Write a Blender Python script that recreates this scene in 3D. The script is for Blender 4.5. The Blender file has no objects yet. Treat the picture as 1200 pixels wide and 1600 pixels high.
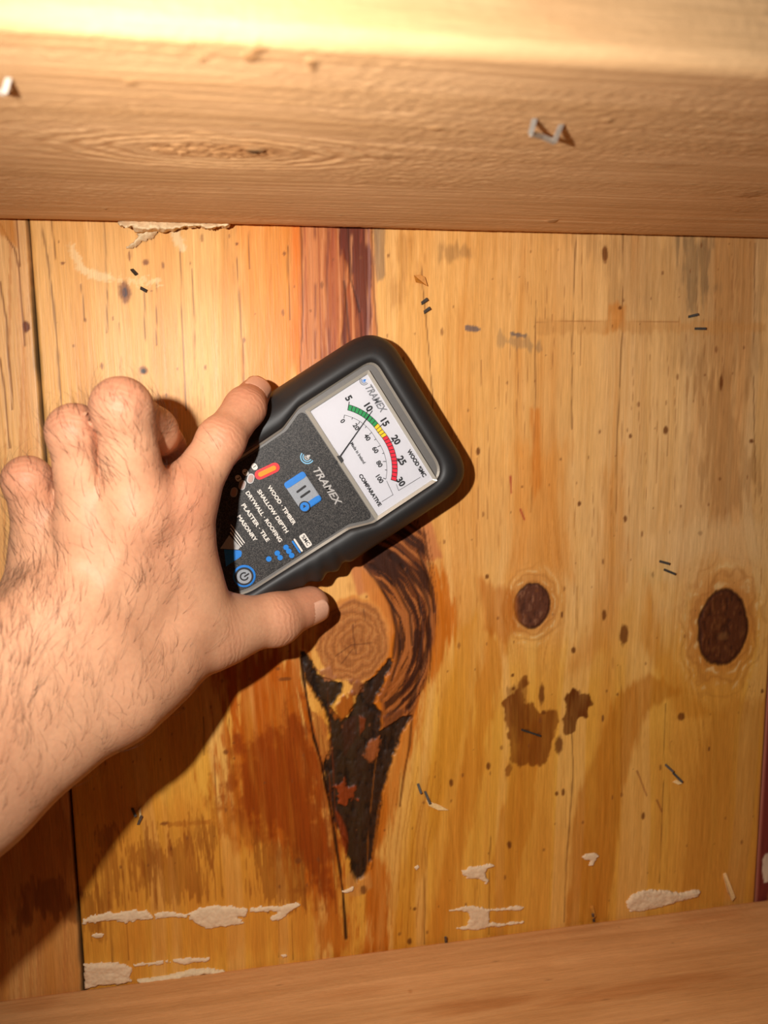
import bpy, bmesh, math, random
import numpy as np
from mathutils import Vector, Matrix

# ------------------------------------------------------------------ camera, light, exposure
MM = 0.001
scene = bpy.context.scene
col = scene.collection
rng = np.random.default_rng(7)
random.seed(7)

FPX = 1202.0                      # focal length in pixels of the 1200x1600 frame
def _n(v): return v / np.linalg.norm(v)
_xw = _n(np.array([7174., 259., 1202.]))          # wall's horizontal seen from the camera
_zw = np.array([-81., 8489., -1202.]); _zw = _n(_zw - _xw * (_zw @ _xw))
_yw = np.cross(_xw, _zw); _yw = _yw if _yw[2] > 0 else -_yw
RIGHT = np.array([_xw[0], _yw[0], _zw[0]]); UP = np.array([_xw[1], _yw[1], _zw[1]]); FWD = np.array([_xw[2], _yw[2], _zw[2]])
CAM = -FWD * (374.0 / FWD[1])                     # millimetres, wall plane is y = 0

cam_data = bpy.data.cameras.new('camera')
cam_data.sensor_fit = 'VERTICAL'; cam_data.sensor_height = 36.0; cam_data.sensor_width = 27.0
cam_data.lens = 36.0 * FPX / 1600.0
cam_data.clip_start = 0.005; cam_data.clip_end = 20
cam_data.dof.use_dof = True; cam_data.dof.focus_distance = 0.345; cam_data.dof.aperture_fstop = 8.5
cam = bpy.data.objects.new('camera', cam_data); col.objects.link(cam)
m = Matrix.Identity(4)
for i in range(3):
    m[i][0] = RIGHT[i]; m[i][1] = UP[i]; m[i][2] = -FWD[i]; m[i][3] = CAM[i] * MM
cam.matrix_world = m
scene.camera = cam

world = bpy.data.worlds.new('world'); scene.world = world; world.use_nodes = True
world.node_tree.nodes['Background'].inputs[0].default_value = (1.0, 0.86, 0.70, 1)
world.node_tree.nodes['Background'].inputs[1].default_value = 0.010

LAMP = np.array([-125., -306., 82.])              # hand torch, up and left of the camera
LAMP_AIM = np.array([55., 0., -35.])
ld = bpy.data.lights.new('torch', 'SPOT'); ld.energy = 5.2; ld.color = (1.0, 0.95, 0.89)
ld.spot_size = math.radians(138); ld.spot_blend = 1.0; ld.shadow_soft_size = 0.0045
lo = bpy.data.objects.new('torch', ld); col.objects.link(lo); lo.location = LAMP * MM
lo.rotation_euler = Vector(LAMP_AIM - LAMP).to_track_quat('-Z', 'Y').to_euler()

vs = scene.view_settings
vs.view_transform = 'Standard'; vs.look = 'None'; vs.gamma = 1.0; vs.use_curve_mapping = False; vs.exposure = 0.0

# ------------------------------------------------------------------ helpers
def ray(u, v): return FWD + RIGHT * (u - 600) / FPX + UP * (800 - v) / FPX
def at(u, v, h=0.0):
    """the point h millimetres in front of the wall seen at photo position u, v"""
    d = ray(u, v); return CAM + d * ((-h - CAM[1]) / d[1])
def at_z(u, v, z):
    d = ray(u, v); return CAM + d * ((z - CAM[2]) / d[2])
def wp(u, v): p = at(u, v); return (p[0], p[2])
def wps(pts): return [wp(*p) for p in pts]
PXW = 3.1                                          # photo pixels per millimetre on the wall

def lin(c):
    c = np.asarray(c, dtype=float) / 255.0
    return np.where(c <= 0.04045, c / 12.92, ((c + 0.055) / 1.055) ** 2.4)
def sstep(a, b, x):
    t = np.clip((x - a) / (b - a), 0, 1); return t * t * (3 - 2 * t)
_T = np.random.default_rng(11).random((512, 512)).astype(np.float32)
def vn(x, y, seed=0):
    x = np.asarray(x, dtype=np.float64) + seed * 37.31; y = np.asarray(y, dtype=np.float64) + seed * 91.7
    xi = np.floor(x).astype(np.int64); yi = np.floor(y).astype(np.int64)
    fx = x - xi; fy = y - yi; fx = fx * fx * (3 - 2 * fx); fy = fy * fy * (3 - 2 * fy)
    a = _T[xi & 511, yi & 511]; b = _T[(xi + 1) & 511, yi & 511]; c = _T[xi & 511, (yi + 1) & 511]; d = _T[(xi + 1) & 511, (yi + 1) & 511]
    return (a + (b - a) * fx) * (1 - fy) + (c + (d - c) * fx) * fy
def fbm(x, y, seed=0, oct=4):
    s = 0; a = 0.5; t = 0
    for i in range(oct):
        s = s + a * vn(x * 2 ** i, y * 2 ** i, seed + i); t += a; a *= 0.5
    return s / t
def poly_sd(poly, x, y):
    """signed distance to a polygon (negative inside)"""
    d = np.full(x.shape, 1e9); inside = np.zeros(x.shape, bool); n = len(poly)
    for i in range(n):
        ax, ay = poly[i]; bx, by = poly[(i + 1) % n]
        ex, ey = bx - ax, by - ay; wx, wy = x - ax, y - ay
        t = np.clip((wx * ex + wy * ey) / (ex * ex + ey * ey + 1e-12), 0, 1)
        d = np.minimum(d, (wx - ex * t) ** 2 + (wy - ey * t) ** 2)
        if ay != by:
            c = ((ay > y) != (by > y)) & (x < (bx - ax) * (y - ay) / (by - ay) + ax)
            inside ^= c
    d = np.sqrt(d); return np.where(inside, -d, d)
def line_d(pts, x, y):
    d = np.full(x.shape, 1e9)
    for (ax, ay), (bx, by) in zip(pts, pts[1:]):
        ex, ey = bx - ax, by - ay; wx, wy = x - ax, y - ay
        t = np.clip((wx * ex + wy * ey) / (ex * ex + ey * ey + 1e-12), 0, 1)
        d = np.minimum(d, (wx - ex * t) ** 2 + (wy - ey * t) ** 2)
    return np.sqrt(d)

def np_mesh(name, verts, faces, colors=None, attrs=None, smooth=True):
    """mesh from numpy arrays (verts in mm); faces an (n,4) or (n,3) array"""
    me = bpy.data.meshes.new(name); v = np.asarray(verts, dtype=np.float32) * MM; f = np.asarray(faces, dtype=np.int32)
    k = f.shape[1]
    me.vertices.add(len(v)); me.vertices.foreach_set('co', v.ravel())
    me.loops.add(f.size); me.loops.foreach_set('vertex_index', f.ravel())
    me.polygons.add(len(f)); me.polygons.foreach_set('loop_start', np.arange(0, f.size, k, dtype=np.int32))
    try: me.polygons.foreach_set('loop_total', np.full(len(f), k, dtype=np.int32))
    except Exception: pass
    me.polygons.foreach_set('use_smooth', np.full(len(f), smooth, dtype=bool))
    if colors is not None:
        a = me.attributes.new('Col', 'FLOAT_COLOR', 'POINT'); c = np.ones((len(v), 4), np.float32); c[:, :3] = colors
        a.data.foreach_set('color', c.ravel())
    for k2, arr in (attrs or {}).items():
        a = me.attributes.new(k2, 'FLOAT', 'POINT'); a.data.foreach_set('value', np.asarray(arr, dtype=np.float32))
    me.update(); me.validate(); return me
def link(name, me, mat=None, parent=None):
    o = bpy.data.objects.new(name, me); col.objects.link(o)
    if mat is not None and me is not None: me.materials.append(mat)
    if parent is not None: o.parent = parent
    return o
def tag(o, label=None, cat=None, group=None, kind=None):
    if label: o['label'] = label
    if cat: o['category'] = cat
    if group: o['group'] = group
    if kind: o['kind'] = kind
    return o
def empty(name, loc=(0, 0, 0)):
    o = bpy.data.objects.new(name, None); col.objects.link(o); o.empty_display_size = 0.01; o.location = Vector(loc) * MM; return o

# ------------------------------------------------------------------ materials
def new_mat(name):
    mt = bpy.data.materials.new(name); mt.use_nodes = True
    nt = mt.node_tree; return mt, nt, nt.nodes['Principled BSDF']
def plain(name, rgb, rough=0.5, metal=0.0, var=0.08, scale=900, bump=0.0, spec=0.5, emit=None, estr=0.0):
    mt, nt, b = new_mat(name); c = lin(rgb)
    tc = nt.nodes.new('ShaderNodeTexCoord'); nz = nt.nodes.new('ShaderNodeTexNoise'); nz.inputs['Scale'].default_value = scale; nz.inputs['Detail'].default_value = 4
    nt.links.new(tc.outputs['Object'], nz.inputs['Vector'])
    rp = nt.nodes.new('ShaderNodeValToRGB'); rp.color_ramp.elements[0].position = 0.3; rp.color_ramp.elements[1].position = 0.7
    rp.color_ramp.elements[0].color = (*np.clip(c * (1 - var), 0, 1), 1); rp.color_ramp.elements[1].color = (*np.clip(c * (1 + var), 0, 1), 1)
    nt.links.new(nz.outputs['Fac'], rp.inputs['Fac']); nt.links.new(rp.outputs['Color'], b.inputs['Base Color'])
    b.inputs['Roughness'].default_value = rough; b.inputs['Metallic'].default_value = metal; b.inputs['Specular IOR Level'].default_value = spec
    if bump:
        bp = nt.nodes.new('ShaderNodeBump'); bp.inputs['Strength'].default_value = bump; bp.inputs['Distance'].default_value = 0.0004
        nt.links.new(nz.outputs['Fac'], bp.inputs['Height']); nt.links.new(bp.outputs['Normal'], b.inputs['Normal'])
    if emit is not None:
        b.inputs['Emission Color'].default_value = (*lin(emit), 1); b.inputs['Emission Strength'].default_value = estr
    return mt
def wood_mat(name, stretch, bump, dist, spec, rough_attr=True, rough=0.6, fine=0.25, coat=0.0):
    """colour from the piece's own pigment attribute, plus fibre grain and relief"""
    mt, nt, b = new_mat(name); L = nt.links.new
    at_ = nt.nodes.new('ShaderNodeAttribute'); at_.attribute_name = 'Col'
    tc = nt.nodes.new('ShaderNodeTexCoord'); mp = nt.nodes.new('ShaderNodeMapping'); mp.inputs['Scale'].default_value = stretch
    L(tc.outputs['Object'], mp.inputs['Vector'])
    nz = nt.nodes.new('ShaderNodeTexNoise'); nz.inputs['Scale'].default_value = 1.0; nz.inputs['Detail'].default_value = 6; nz.inputs['Roughness'].default_value = 0.65
    L(mp.outputs['Vector'], nz.inputs['Vector'])
    mr = nt.nodes.new('ShaderNodeMapRange'); mr.inputs[1].default_value = 0.25; mr.inputs[2].default_value = 0.75; mr.inputs[3].default_value = 1 - fine; mr.inputs[4].default_value = 1 + fine * 0.55
    L(nz.outputs['Fac'], mr.inputs[0])
    vm = nt.nodes.new('ShaderNodeVectorMath'); vm.operation = 'SCALE'; L(at_.outputs['Color'], vm.inputs[0]); L(mr.outputs[0], vm.inputs['Scale'])
    L(vm.outputs[0], b.inputs['Base Color'])
    bp = nt.nodes.new('ShaderNodeBump'); bp.inputs['Strength'].default_value = bump; bp.inputs['Distance'].default_value = dist
    L(nz.outputs['Fac'], bp.inputs['Height']); L(bp.outputs['Normal'], b.inputs['Normal'])
    if rough_attr:
        ra = nt.nodes.new('ShaderNodeAttribute'); ra.attribute_name = 'Rgh'; L(ra.outputs['Fac'], b.inputs['Roughness'])
    else: b.inputs['Roughness'].default_value = rough
    b.inputs['Specular IOR Level'].default_value = spec
    if coat: b.inputs['Coat Weight'].default_value = coat; b.inputs['Coat Roughness'].default_value = 0.3
    return mt
M = {}
M['ply'] = wood_mat('varnished_plywood', (1400, 1400, 60), 0.35, 0.0003, 0.28)
M['beam'] = wood_mat('rough_sawn_timber', (90, 1500, 1500), 0.5, 0.0004, 0.25, fine=0.16)

# ------------------------------------------------------------------ the plywood wall
ZTOP, ZBOT = 136.0, -238.2
SEAM = -157.2                                      # joint at the left
SEAM_R = 219.0                                     # joint at the right
KNOTS = []                                         # x, z, rx, rz of the knots the grain flows around
def knot(u, v, ru, rv): x, z = wp(u, v); KNOTS.append((x, z, ru / PXW, rv / PXW))
knot(552, 1001, 58, 68); knot(832, 947, 30, 37); knot(1130, 981, 47, 68)

def z7(pts): return [(430 + x / 2.857, 840 + y / 2.857) for x, y in pts]
def z8(pts): return [(720 + x / 2.5, 780 + y / 2.5) for x, y in pts]

def grain(x, z):
    """across-the-grain coordinate, bent round the knots like flow round a stone"""
    s = x + 2.2 * (fbm(z * 0.008, x * 0.012, 5, 2) - 0.5) * 4
    for kx, kz, rx, rz in KNOTS:
        dx = x - kx; dz = (z - kz) * rx / rz * 0.72
        r2 = dx * dx + dz * dz
        s = s - dx * np.minimum(1.0, (1.15 * rx) ** 2 / (r2 + 1e-6)) * 0.92
    return s

def wall_field(x, z, plank=1):
    s = grain(x, z)
    C = np.zeros(x.shape + (3,)); H = np.zeros(x.shape); R = np.full(x.shape, 0.40)
    def mix(mask, rgb):
        nonlocal C
        mk = np.clip(mask, 0, 1)[..., None]; C = C * (1 - mk) + lin(rgb) * mk
    def mul(mask, f):
        nonlocal C
        C = C * (1 + np.clip(mask, 0, 1)[..., None] * (np.asarray(f) - 1))
    def box(pts, pad):
        p = np.array(pts); return window(p[:, 0].min() - pad, p[:, 0].max() + pad, p[:, 1].min() - pad, p[:, 1].max() + pad)
    gx, gz = x[0, :], z[:, 0]
    def window(x0, x1, z0, z1):
        a, b = np.searchsorted(gx, [x0, x1]); c, d = np.searchsorted(gz, [z0, z1])
        if b <= a or d <= c: return None
        ii, jj = np.meshgrid(np.arange(c, d), np.arange(a, b), indexing='ij'); return ii.ravel(), jj.ravel()
    streak = fbm(s * 0.55, z * 0.010, 1, 5)
    fib = fbm(s * 2.6, z * 0.045, 2, 3)
    wob = fbm(x * 0.10, z * 0.05, 3, 4) - 0.5
    edgeN = (fbm(s * 0.5, z * 0.07, 4, 4) - 0.5)
    iso = fbm(x * 0.22, z * 0.16, 44, 4) - 0.5
    blot = fbm(s * 0.30, z * 0.030, 17, 4)
    def put(idx, mk, rgb, h, rgh):
        mk = np.clip(mk, 0, 1)
        if rgb is not None:
            k3 = mk[:, None]; C[idx] = C[idx] * (1 - k3) + lin(rgb) * (0.85 + 0.3 * streak[idx])[:, None] * k3
        if h is not None: H[idx] = H[idx] + mk * h
        if rgh is not None: R[idx] = R[idx] * (1 - mk) + rgh * mk
    def area(pts, rgb, soft=2.0, amp=6.0, a=1.0, h=None, rgh=None, raw=False, k=1.0, nz=None):
        q = pts if raw else wps(pts); idx = box(q, soft + amp + 4)
        if idx is None: return
        xx, zz = x[idx], z[idx]
        d = poly_sd(q, xx, zz) + (edgeN if nz is None else nz)[idx] * amp
        mk = (1 - sstep(-soft, soft, d)) * a
        if a < 0.9: mk = mk * np.clip(0.62 + 0.8 * blot[idx], 0, 1.15)
        put(idx, mk, rgb, h, rgh)
    def ell(u, v, ru, rv, rgb, soft=1.0, a=1.0, amp=0.25, h=None, rgh=None):
        ex, ez = wp(u, v); rx, rz = ru / PXW, rv / PXW; pad = 2 * max(rx, rz) + 3
        idx = window(ex - pad, ex + pad, ez - pad, ez + pad)
        if idx is None: return
        xx, zz = x[idx], z[idx]
        rr = np.sqrt(((xx - ex) / rx) ** 2 + ((zz - ez) / rz) ** 2) + (fbm(xx * 0.9, zz * 0.6, int(u) % 17, 3) - 0.5) * amp * 2
        mk = (1 - sstep(1 - soft * 0.5, 1 + soft * 0.5, rr)) * a
        put(idx, mk, rgb, h, rgh)
    def crack(pts, w=0.22, rgb=(96, 52, 22), a=0.66, depth=0.10, gap=0.0):
        q = wps(pts); idx = box(q, 3)
        if idx is None: return
        xx, zz = x[idx], z[idx]
        d = line_d(q, xx + (fbm(zz * 0.05, zz * 0 + pts[0][0], 3, 3) - 0.5) * 1.1, zz)
        g = 1.0 if gap == 0 else sstep(gap - 0.12, gap + 0.12, vn(zz * 0.09, zz * 0 + pts[0][0], 9))
        wv = w * (0.45 + 0.8 * vn(zz * 0.15, zz * 0 + pts[0][0] * 1.7, 8)) + 0.16
        mk = (1 - sstep(wv * 0.35, wv * 1.4, d)) * a * g
        put(idx, mk, rgb, -depth, None)

    # base veneer: pale amber, tanner to the right, golden lower down
    C[...] = lin((238, 176, 98))
    mix(sstep(20, 190, x + 40 * wob) * 0.75, (226, 182, 126))
    gold = sstep(-25, -130, z + 30 * wob - 0.10 * x); mix(gold * 0.85, (234, 168, 56))
    if plank == 0:
        mix(np.ones(x.shape) * 0.75, (228, 172, 112)); mix(sstep(-60, -170, z) * 0.7, (214, 142, 66))  # board's own pale tan, lightened to carry the varnish glare in its colour
    # early/late wood bands
    band = fbm(s * 0.085, z * 0.0022, 6, 3)
    mix(sstep(0.52, 0.66, band) * 0.34, (212, 132, 48))
    mix(sstep(0.47, 0.38, band) * 0.35, (242, 188, 116))
    C = C * (1 + (streak - 0.5)[..., None] * np.array([0.22, 0.32, 0.52]))
    C = C * (1 + (fib - 0.5)[..., None] * np.array([0.15, 0.20, 0.30]))
    H = H + (fib - 0.5) * 0.10 + (streak - 0.5) * 0.08
    # short dark pores lying along the grain
    pore = vn(s * 2.2, z * 0.10, 21) * vn(s * 0.3, z * 0.03, 22); mix(sstep(0.60, 0.80, pore) * 0.28, (150, 84, 34))
    mul(sstep(0.45, 0.7, fbm(x * 0.03, z * 0.025, 14, 4)) * 0.5, (0.93, 0.86, 0.78))

    if plank == 0:      # the narrow board left of the joint: slanting grain and knotty top edge
        s2 = x - z * 0.085; st = fbm(s2 * 0.8, z * 0.012, 31, 4); mix(sstep(0.56, 0.70, st) * 0.5, (196, 122, 62))
        for p in ([(0, 350), (12, 372), (24, 390), (30, 420), (34, 470), (40, 540)], [(26, 342), (29, 372), (32, 415)], [(0, 440), (10, 500), (14, 560), (20, 640)], [(0, 560), (8, 620), (16, 700)]): crack(p, 0.30, (120, 66, 24), 0.8)
        area([(-20, 340), (22, 340), (26, 385), (10, 372), (-20, 350)], (205, 130, 50), 1.2, 3, 0.8)
        ell(41, 510, 5, 8, (110, 52, 24), 0.5, 0.95)
        area([(-60, 1300), (100, 1250), (120, 1420), (20, 1440), (-60, 1420)], (178, 104, 30), 6, 20, 0.6)
        area([(30, 1380), (110, 1370), (118, 1440), (60, 1430), (20, 1460)], (130, 66, 20), 2, 16, 0.6)
        mix(sstep(2.2, 0.2, SEAM - x + wob * 2) * 0.9, (104, 82, 52))
    elif plank == 2:    # dark red board at the far right
        strip = sstep(10.5, 8.0, x - SEAM_R + 3 * edgeN) * sstep(40, -40, z + 60 * wob)      # red heartwood along its edge
        C = C * (1 - strip[..., None]) + lin((120, 48, 40)) * (1 + (streak - 0.5)[..., None] * 0.7) * strip[..., None]
        mix(sstep(1.6, 0.0, x - SEAM_R) * 0.6, (188, 120, 92))
        area([(1191, 1335), (1210, 1333), (1214, 1380), (1193, 1380)], (225, 200, 170), 0.6, 5, 0.85, nz=iso)
        R[...] = 0.5
    else:
        mix(sstep(2.6, 0.3, x - SEAM + wob * 3) * 0.55 * sstep(-120, -20, z), (120, 92, 54))
        # --- upper part
        area([(372, 335), (478, 335), (482, 560), (440, 640), (392, 640), (376, 470)], (234, 136, 40), 5, 14, 0.62)
        area([(455, 335), (476, 335), (478, 540), (470, 600), (455, 560)], (224, 112, 22), 2, 5, 0.7)
        area([(470, 335), (582, 335), (590, 540), (690, 870), (560, 930), (470, 620)], (203, 122, 70), 1.2, 3, 0.9)
        area([(505, 335), (540, 335), (545, 430), (530, 560), (505, 620), (510, 450)], (168, 84, 44), 2, 9, 0.75)
        area([(524, 335), (578, 335), (579, 470), (577, 560), (535, 570), (528, 520), (543, 440)], (104, 40, 22), 1.0, 7, 0.95, h=-0.15, rgh=0.5)
        area([(538, 455), (552, 430), (560, 500), (566, 570), (542, 575)], (176, 92, 40), 1.2, 3, 0.8)
        for i in range(14):
            uu = 476 + i * 7.4; crack([(uu, 340), (uu + 3 * math.sin(i), 430), (uu + 4 + 2 * math.sin(i * 2.1), 560)], 0.25 + .3 * ((i * .37) % 1), ((150, 66, 36), (226, 150, 96), (112, 44, 26))[i % 3], 0.6, 0.03, gap=0.3)
        crack([(543, 345), (547, 435), (561, 487)], 0.5, (52, 20, 12)); crack([(538, 440), (545, 520), (552, 570)], 0.5, (62, 24, 12))
        crack([(577, 345), (578, 460), (574, 540)], 0.5, (170, 120, 110), 0.6, 0.0)
        for p, w in (([(65, 345), (76, 410), (84, 470), (91, 560), (98, 650)], .42), ([(80, 345), (88, 405)], .2), ([(162, 345), (166, 420), (168, 520)], .16), ([(126, 445), (132, 500)], .16),
                     ([(186, 505), (190, 600)], .14), ([(225, 455), (227, 540)], .18), ([(243, 440), (246, 540)], .14),
                     ([(282, 390), (285, 500), (291, 640)], .25), ([(300, 421), (305, 560)], .2), ([(366, 346), (372, 452), (379, 540), (382, 640)], .26), ([(390, 360), (391, 420)], .18), ([(450, 385), (453, 500)], .22),
                     ([(471, 347), (473, 519), (470, 580)], .3), ([(580, 347), (583, 452), (590, 530), (592, 560)], .3), ([(657, 380), (661, 450), (666, 500), (671, 560), (676, 640)], .2), ([(902, 360), (896, 460), (894, 552), (893, 670)], .28),
                     ([(838, 470), (836, 600), (834, 720), (830, 800)], .2), ([(973, 365), (972, 520), (968, 600), (963, 700), (963, 830)], .26), ([(970, 1040), (970, 1140), (972, 1240)], .2),
                     ([(893, 1120), (895, 1215), (885, 1350), (881, 1440)], .3), ([(768, 1250), (765, 1350), (763, 1460)], .26), ([(664, 1325), (664, 1475)], .2), ([(165, 1330), (171, 1420), (176, 1510)], .3), ([(190, 1330), (196, 1420), (201, 1500)], .3),
                     ([(334, 1180), (341, 1300), (346, 1400)], .2), ([(357, 1080), (357, 1160), (362, 1260)], .22), ([(432, 1330), (436, 1495)], .22), ([(455, 1380), (458, 1500)], .18), ([(318, 1120), (320, 1180)], .2), ([(1040, 1100), (1036, 1250), (1030, 1380)], .14), ([(1180, 380), (1177, 620), (1182, 800)], .2)):
            crack(p, w, gap=0.28)
        # grain lines and grime on the pale right half
        for i in range(46):
            u = 700 + 500 * ((i * 0.618034) % 1); v = 360 + 460 * ((i * 0.754878) % 1); ln = 40 + 150 * ((i * 0.33) % 1)
            crack([(u, v), (u + 2, v + ln * .5), (u - 1, v + ln)], 0.10, (158, 100, 52), 0.55, 0.08, gap=0.4)
        area([(880, 350), (1200, 360), (1200, 560), (1110, 620), (960, 470)], (150, 108, 66), 8, 40, 0.28)
        area([(1065, 370), (1105, 372), (1112, 450), (1080, 480), (1072, 420)], (112, 92, 66), 4, 26, 0.5)
        area([(582, 360), (603, 350), (606, 432), (592, 436), (586, 400)], (120, 100, 84), 1.4, 8, 0.65)
        area([(690, 385), (738, 385), (738, 402), (690, 405)], (150, 108, 64), 2, 10, 0.5); area([(1085, 560), (1150, 580), (1180, 760), (1120, 830), (1090, 700)], (170, 118, 66), 5, 34, 0.45)
        area([(612, 370), (640, 375), (646, 430), (628, 480), (612, 450)], (190, 128, 62), 3, 18, 0.45)
        area([(838, 500), (1200, 503), (1200, 520), (838, 520)], (205, 144, 78), 1.2, 5, 0.45); crack([(838, 503), (960, 501), (1060, 503)], .12, (170, 110, 60), .6, .05)
        area([(724, 508), (752, 512), (752, 518), (726, 516)], (88, 84, 92), .4, 3, 0.75); area([(797, 519), (822, 523), (820, 528), (798, 524)], (82, 84, 90), .4, 3, 0.7); area([(776, 524), (830, 530), (850, 548), (780, 540)], (150, 120, 86), 1.2, 10, 0.5)
        area([(955, 480), (975, 480), (975, 520), (950, 520)], (214, 132, 50), 2, 8, 0.6)
        # warm tint round the middle knot column
        area([(806, 700), (880, 700), (890, 900), (800, 900)], (222, 140, 52), 8, 16, 0.5); area([(830, 640), (842, 640), (845, 760), (832, 790)], (214, 120, 34), 2, 6, 0.6)
        area([(948, 740), (975, 700), (978, 900), (950, 1010), (880, 1060), (930, 960)], (208, 130, 44), 5, 10, 0.45)
        # --- golden cathedral bands lower down
        area([(612, 1500), (600, 1330), (640, 1200), (680, 1050), (714, 990), (700, 900), (660, 870), (590, 900), (560, 1200), (570, 1500)], (200, 104, 14), 3, 14, 0.80)
        area([(640, 1500), (655, 1380), (700, 1240), (735, 1080), (745, 960), (716, 985), (690, 1120), (650, 1260), (615, 1400), (612, 1500)], (214, 140, 36), 3, 8, 0.6)
        area([(690, 1480), (720, 1350), (760, 1180), (790, 1010), (760, 980), (735, 1140), (700, 1300), (665, 1480)], (206, 124, 30), 2, 8, 0.55)
        area([(760, 1500), (770, 1330), (800, 1180), (812, 1130), (842, 1130), (838, 1250), (800, 1400), (790, 1500)], (200, 120, 26), 2, 8, 0.55)
        area([(880, 1450), (900, 1250), (960, 1090), (1010, 1050), (1070, 1080), (1010, 1110), (975, 1230), (950, 1440)], (190, 112, 24), 2, 6, 0.65)
        area([(1060, 1420), (1080, 1250), (1105, 1130), (1150, 1090), (1200, 1090), (1200, 1420)], (196, 124, 40), 4, 14, 0.5)
        area([(1000, 1000), (1010, 900), (1040, 1010), (1080, 1090), (1130, 1120), (1060, 1120)], (206, 130, 36), 3, 6, 0.55)
        # --- deep orange stain left of the black knot
        area([(330, 1030), (480, 1010), (500, 1150), (540, 1320), (548, 1500), (505, 1470), (470, 1380), (420, 1330), (352, 1300), (338, 1210), (352, 1120)], (182, 88, 14), 7, 34, 0.86)
        area([(372, 1160), (470, 1110), (508, 1200), (540, 1330), (500, 1400), (440, 1320), (350, 1292)], (142, 58, 8), 7, 36, 0.75, nz=iso)
        area([(130, 1230), (350, 1260), (560, 1480), (130, 1500)], (214, 134, 42), 8, 20, 0.5)
        for q in ([(205, 1330), (240, 1290), (262, 1330), (230, 1400), (205, 1390)], [(300, 1270), (330, 1300), (322, 1350), (300, 1330)], [(150, 1300), (180, 1290), (190, 1400), (160, 1440)], [(230, 1330), (310, 1310), (330, 1400), (240, 1410)], [(400, 1320), (470, 1330), (480, 1420), (400, 1400)], [(120, 1400), (150, 1390), (160, 1460), (128, 1470)]):
            area(q, (150, 80, 22), 1.5, 22, 0.55, nz=fbm(s * 1.1, z * 0.06, 41, 4) - 0.5)
        area([(262, 1285), (330, 1280), (330, 1288), (265, 1292)], (176, 100, 30), .5, 3, .6)
        # --- the swirl of dark wood round the ring knot
        area(z7([(390, 120), (420, -60), (560, -170), (668, -10), (692, 220), (712, 300), (712, 440), (680, 640), (612, 800), (480, 860), (470, 700), (530, 560), (535, 400), (480, 240)]), (150, 80, 30), 1.2, 4, 0.92, rgh=0.5)
        sw = fbm(s * 1.3, z * 0.02, 51, 4)
        area(z7([(390, 120), (440, -60), (560, -170), (668, -10), (700, 260), (712, 440), (670, 640), (590, 780), (560, 700), (600, 560), (620, 400), (560, 220)]), (84, 38, 16), 1.2, 9, 0.75, nz=sw - 0.5)
        kx, kz, rx, rz = KNOTS[0]; rho = np.sqrt(((x - kx) / rx) ** 2 + ((z - kz) / rz) ** 2); the = np.arctan2(z - kz, x - kx)
        ra = fbm(rho * 11 + wob * 2, the * 1.3, 55, 5)
        for rgb_, lo_, hi_, a_ in (((46, 20, 10), .52, .60, .8), ((186, 108, 52), .46, .38, .7)):
            swl = z7([(400, 115), (430, -60), (560, -170), (666, -10), (700, 240), (712, 440), (675, 645), (600, 800), (500, 845), (480, 720), (540, 560), (545, 400), (490, 240)]); wi = box(wps(swl), 3)
            put(wi, (1 - sstep(-1.2, .6, poly_sd(wps(swl), x[wi], z[wi]))) * sstep(lo_, hi_, ra[wi]) * a_, rgb_, None, None)
        for q, w in ((z7([(520, 75), (600, 160), (665, 240), (690, 320), (685, 480), (645, 620), (600, 760)]), 1.3), (z7([(400, 130), (470, 220), (520, 300), (540, 420), (525, 540)]), .9), (z7([(430, 120), (540, 220), (600, 340), (610, 480)]), .7), (z7([(640, 60), (700, 220), (712, 330)]), .8), (z7([(480, 240), (560, 360), (560, 520), (520, 640)]), .5), (z7([(560, 120), (640, 260), (655, 420), (630, 560)]), .45)):
            crack(q, w, (44, 20, 10), 0.72, 0.3)
        area(z7([(380, 130), (440, 180), (500, 300), (530, 420), (500, 500), (470, 360), (400, 230)]), (206, 124, 56), 1, 3, 0.75)
        # --- ring knot: end grain
        kx, kz, rx, rz = KNOTS[0]
        rr = np.sqrt(((x - kx) / rx) ** 2 + ((z - kz) / rz) ** 2) + (fbm(x * 0.25, z * 0.25, 61, 3) - 0.5) * 0.16
        inm = 1 - sstep(0.96, 1.04, rr); mix(inm, (182, 112, 54))
        fin = fbm(x * 1.1, z * 1.1, 64, 3); ring = np.sin(rr * 30 + 1.5 * fin + fbm(x * 0.16, z * 0.16, 62, 4) * 9); mix(inm * sstep(0.3, 0.95, ring) * 0.36, (120, 64, 26)); mix(inm * sstep(0.5, .8, fin) * .4, (140, 80, 36)); mix(inm * sstep(-0.6, -1, ring) * 0.3, (212, 150, 84))
        mix(inm * sstep(0.42, 0.1, rr) * 0.35, (140, 76, 30)); mix((sstep(0.9, 0.98, rr) * (1 - sstep(1.0, 1.1, rr))) * 0.7 * sstep(-1.0, 0.5, (z - kz) / rz), (222, 142, 66))
        R = R * (1 - inm) + 0.55 * inm; H = H + inm * (ring * 0.05 - 0.1)
        for q in (z7([(345, 390), (352, 470), (360, 520)]), z7([(270, 530), (340, 480), (430, 470)]), z7([(300, 560), (345, 500)]), z7([(395, 320), (405, 370)])): crack(q, .3, (92, 46, 20), .55)
        # --- black bark pocket, sunk into the sheet
        bn = fbm(x * 0.45, z * 0.3, 71, 4) - 0.5
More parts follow.
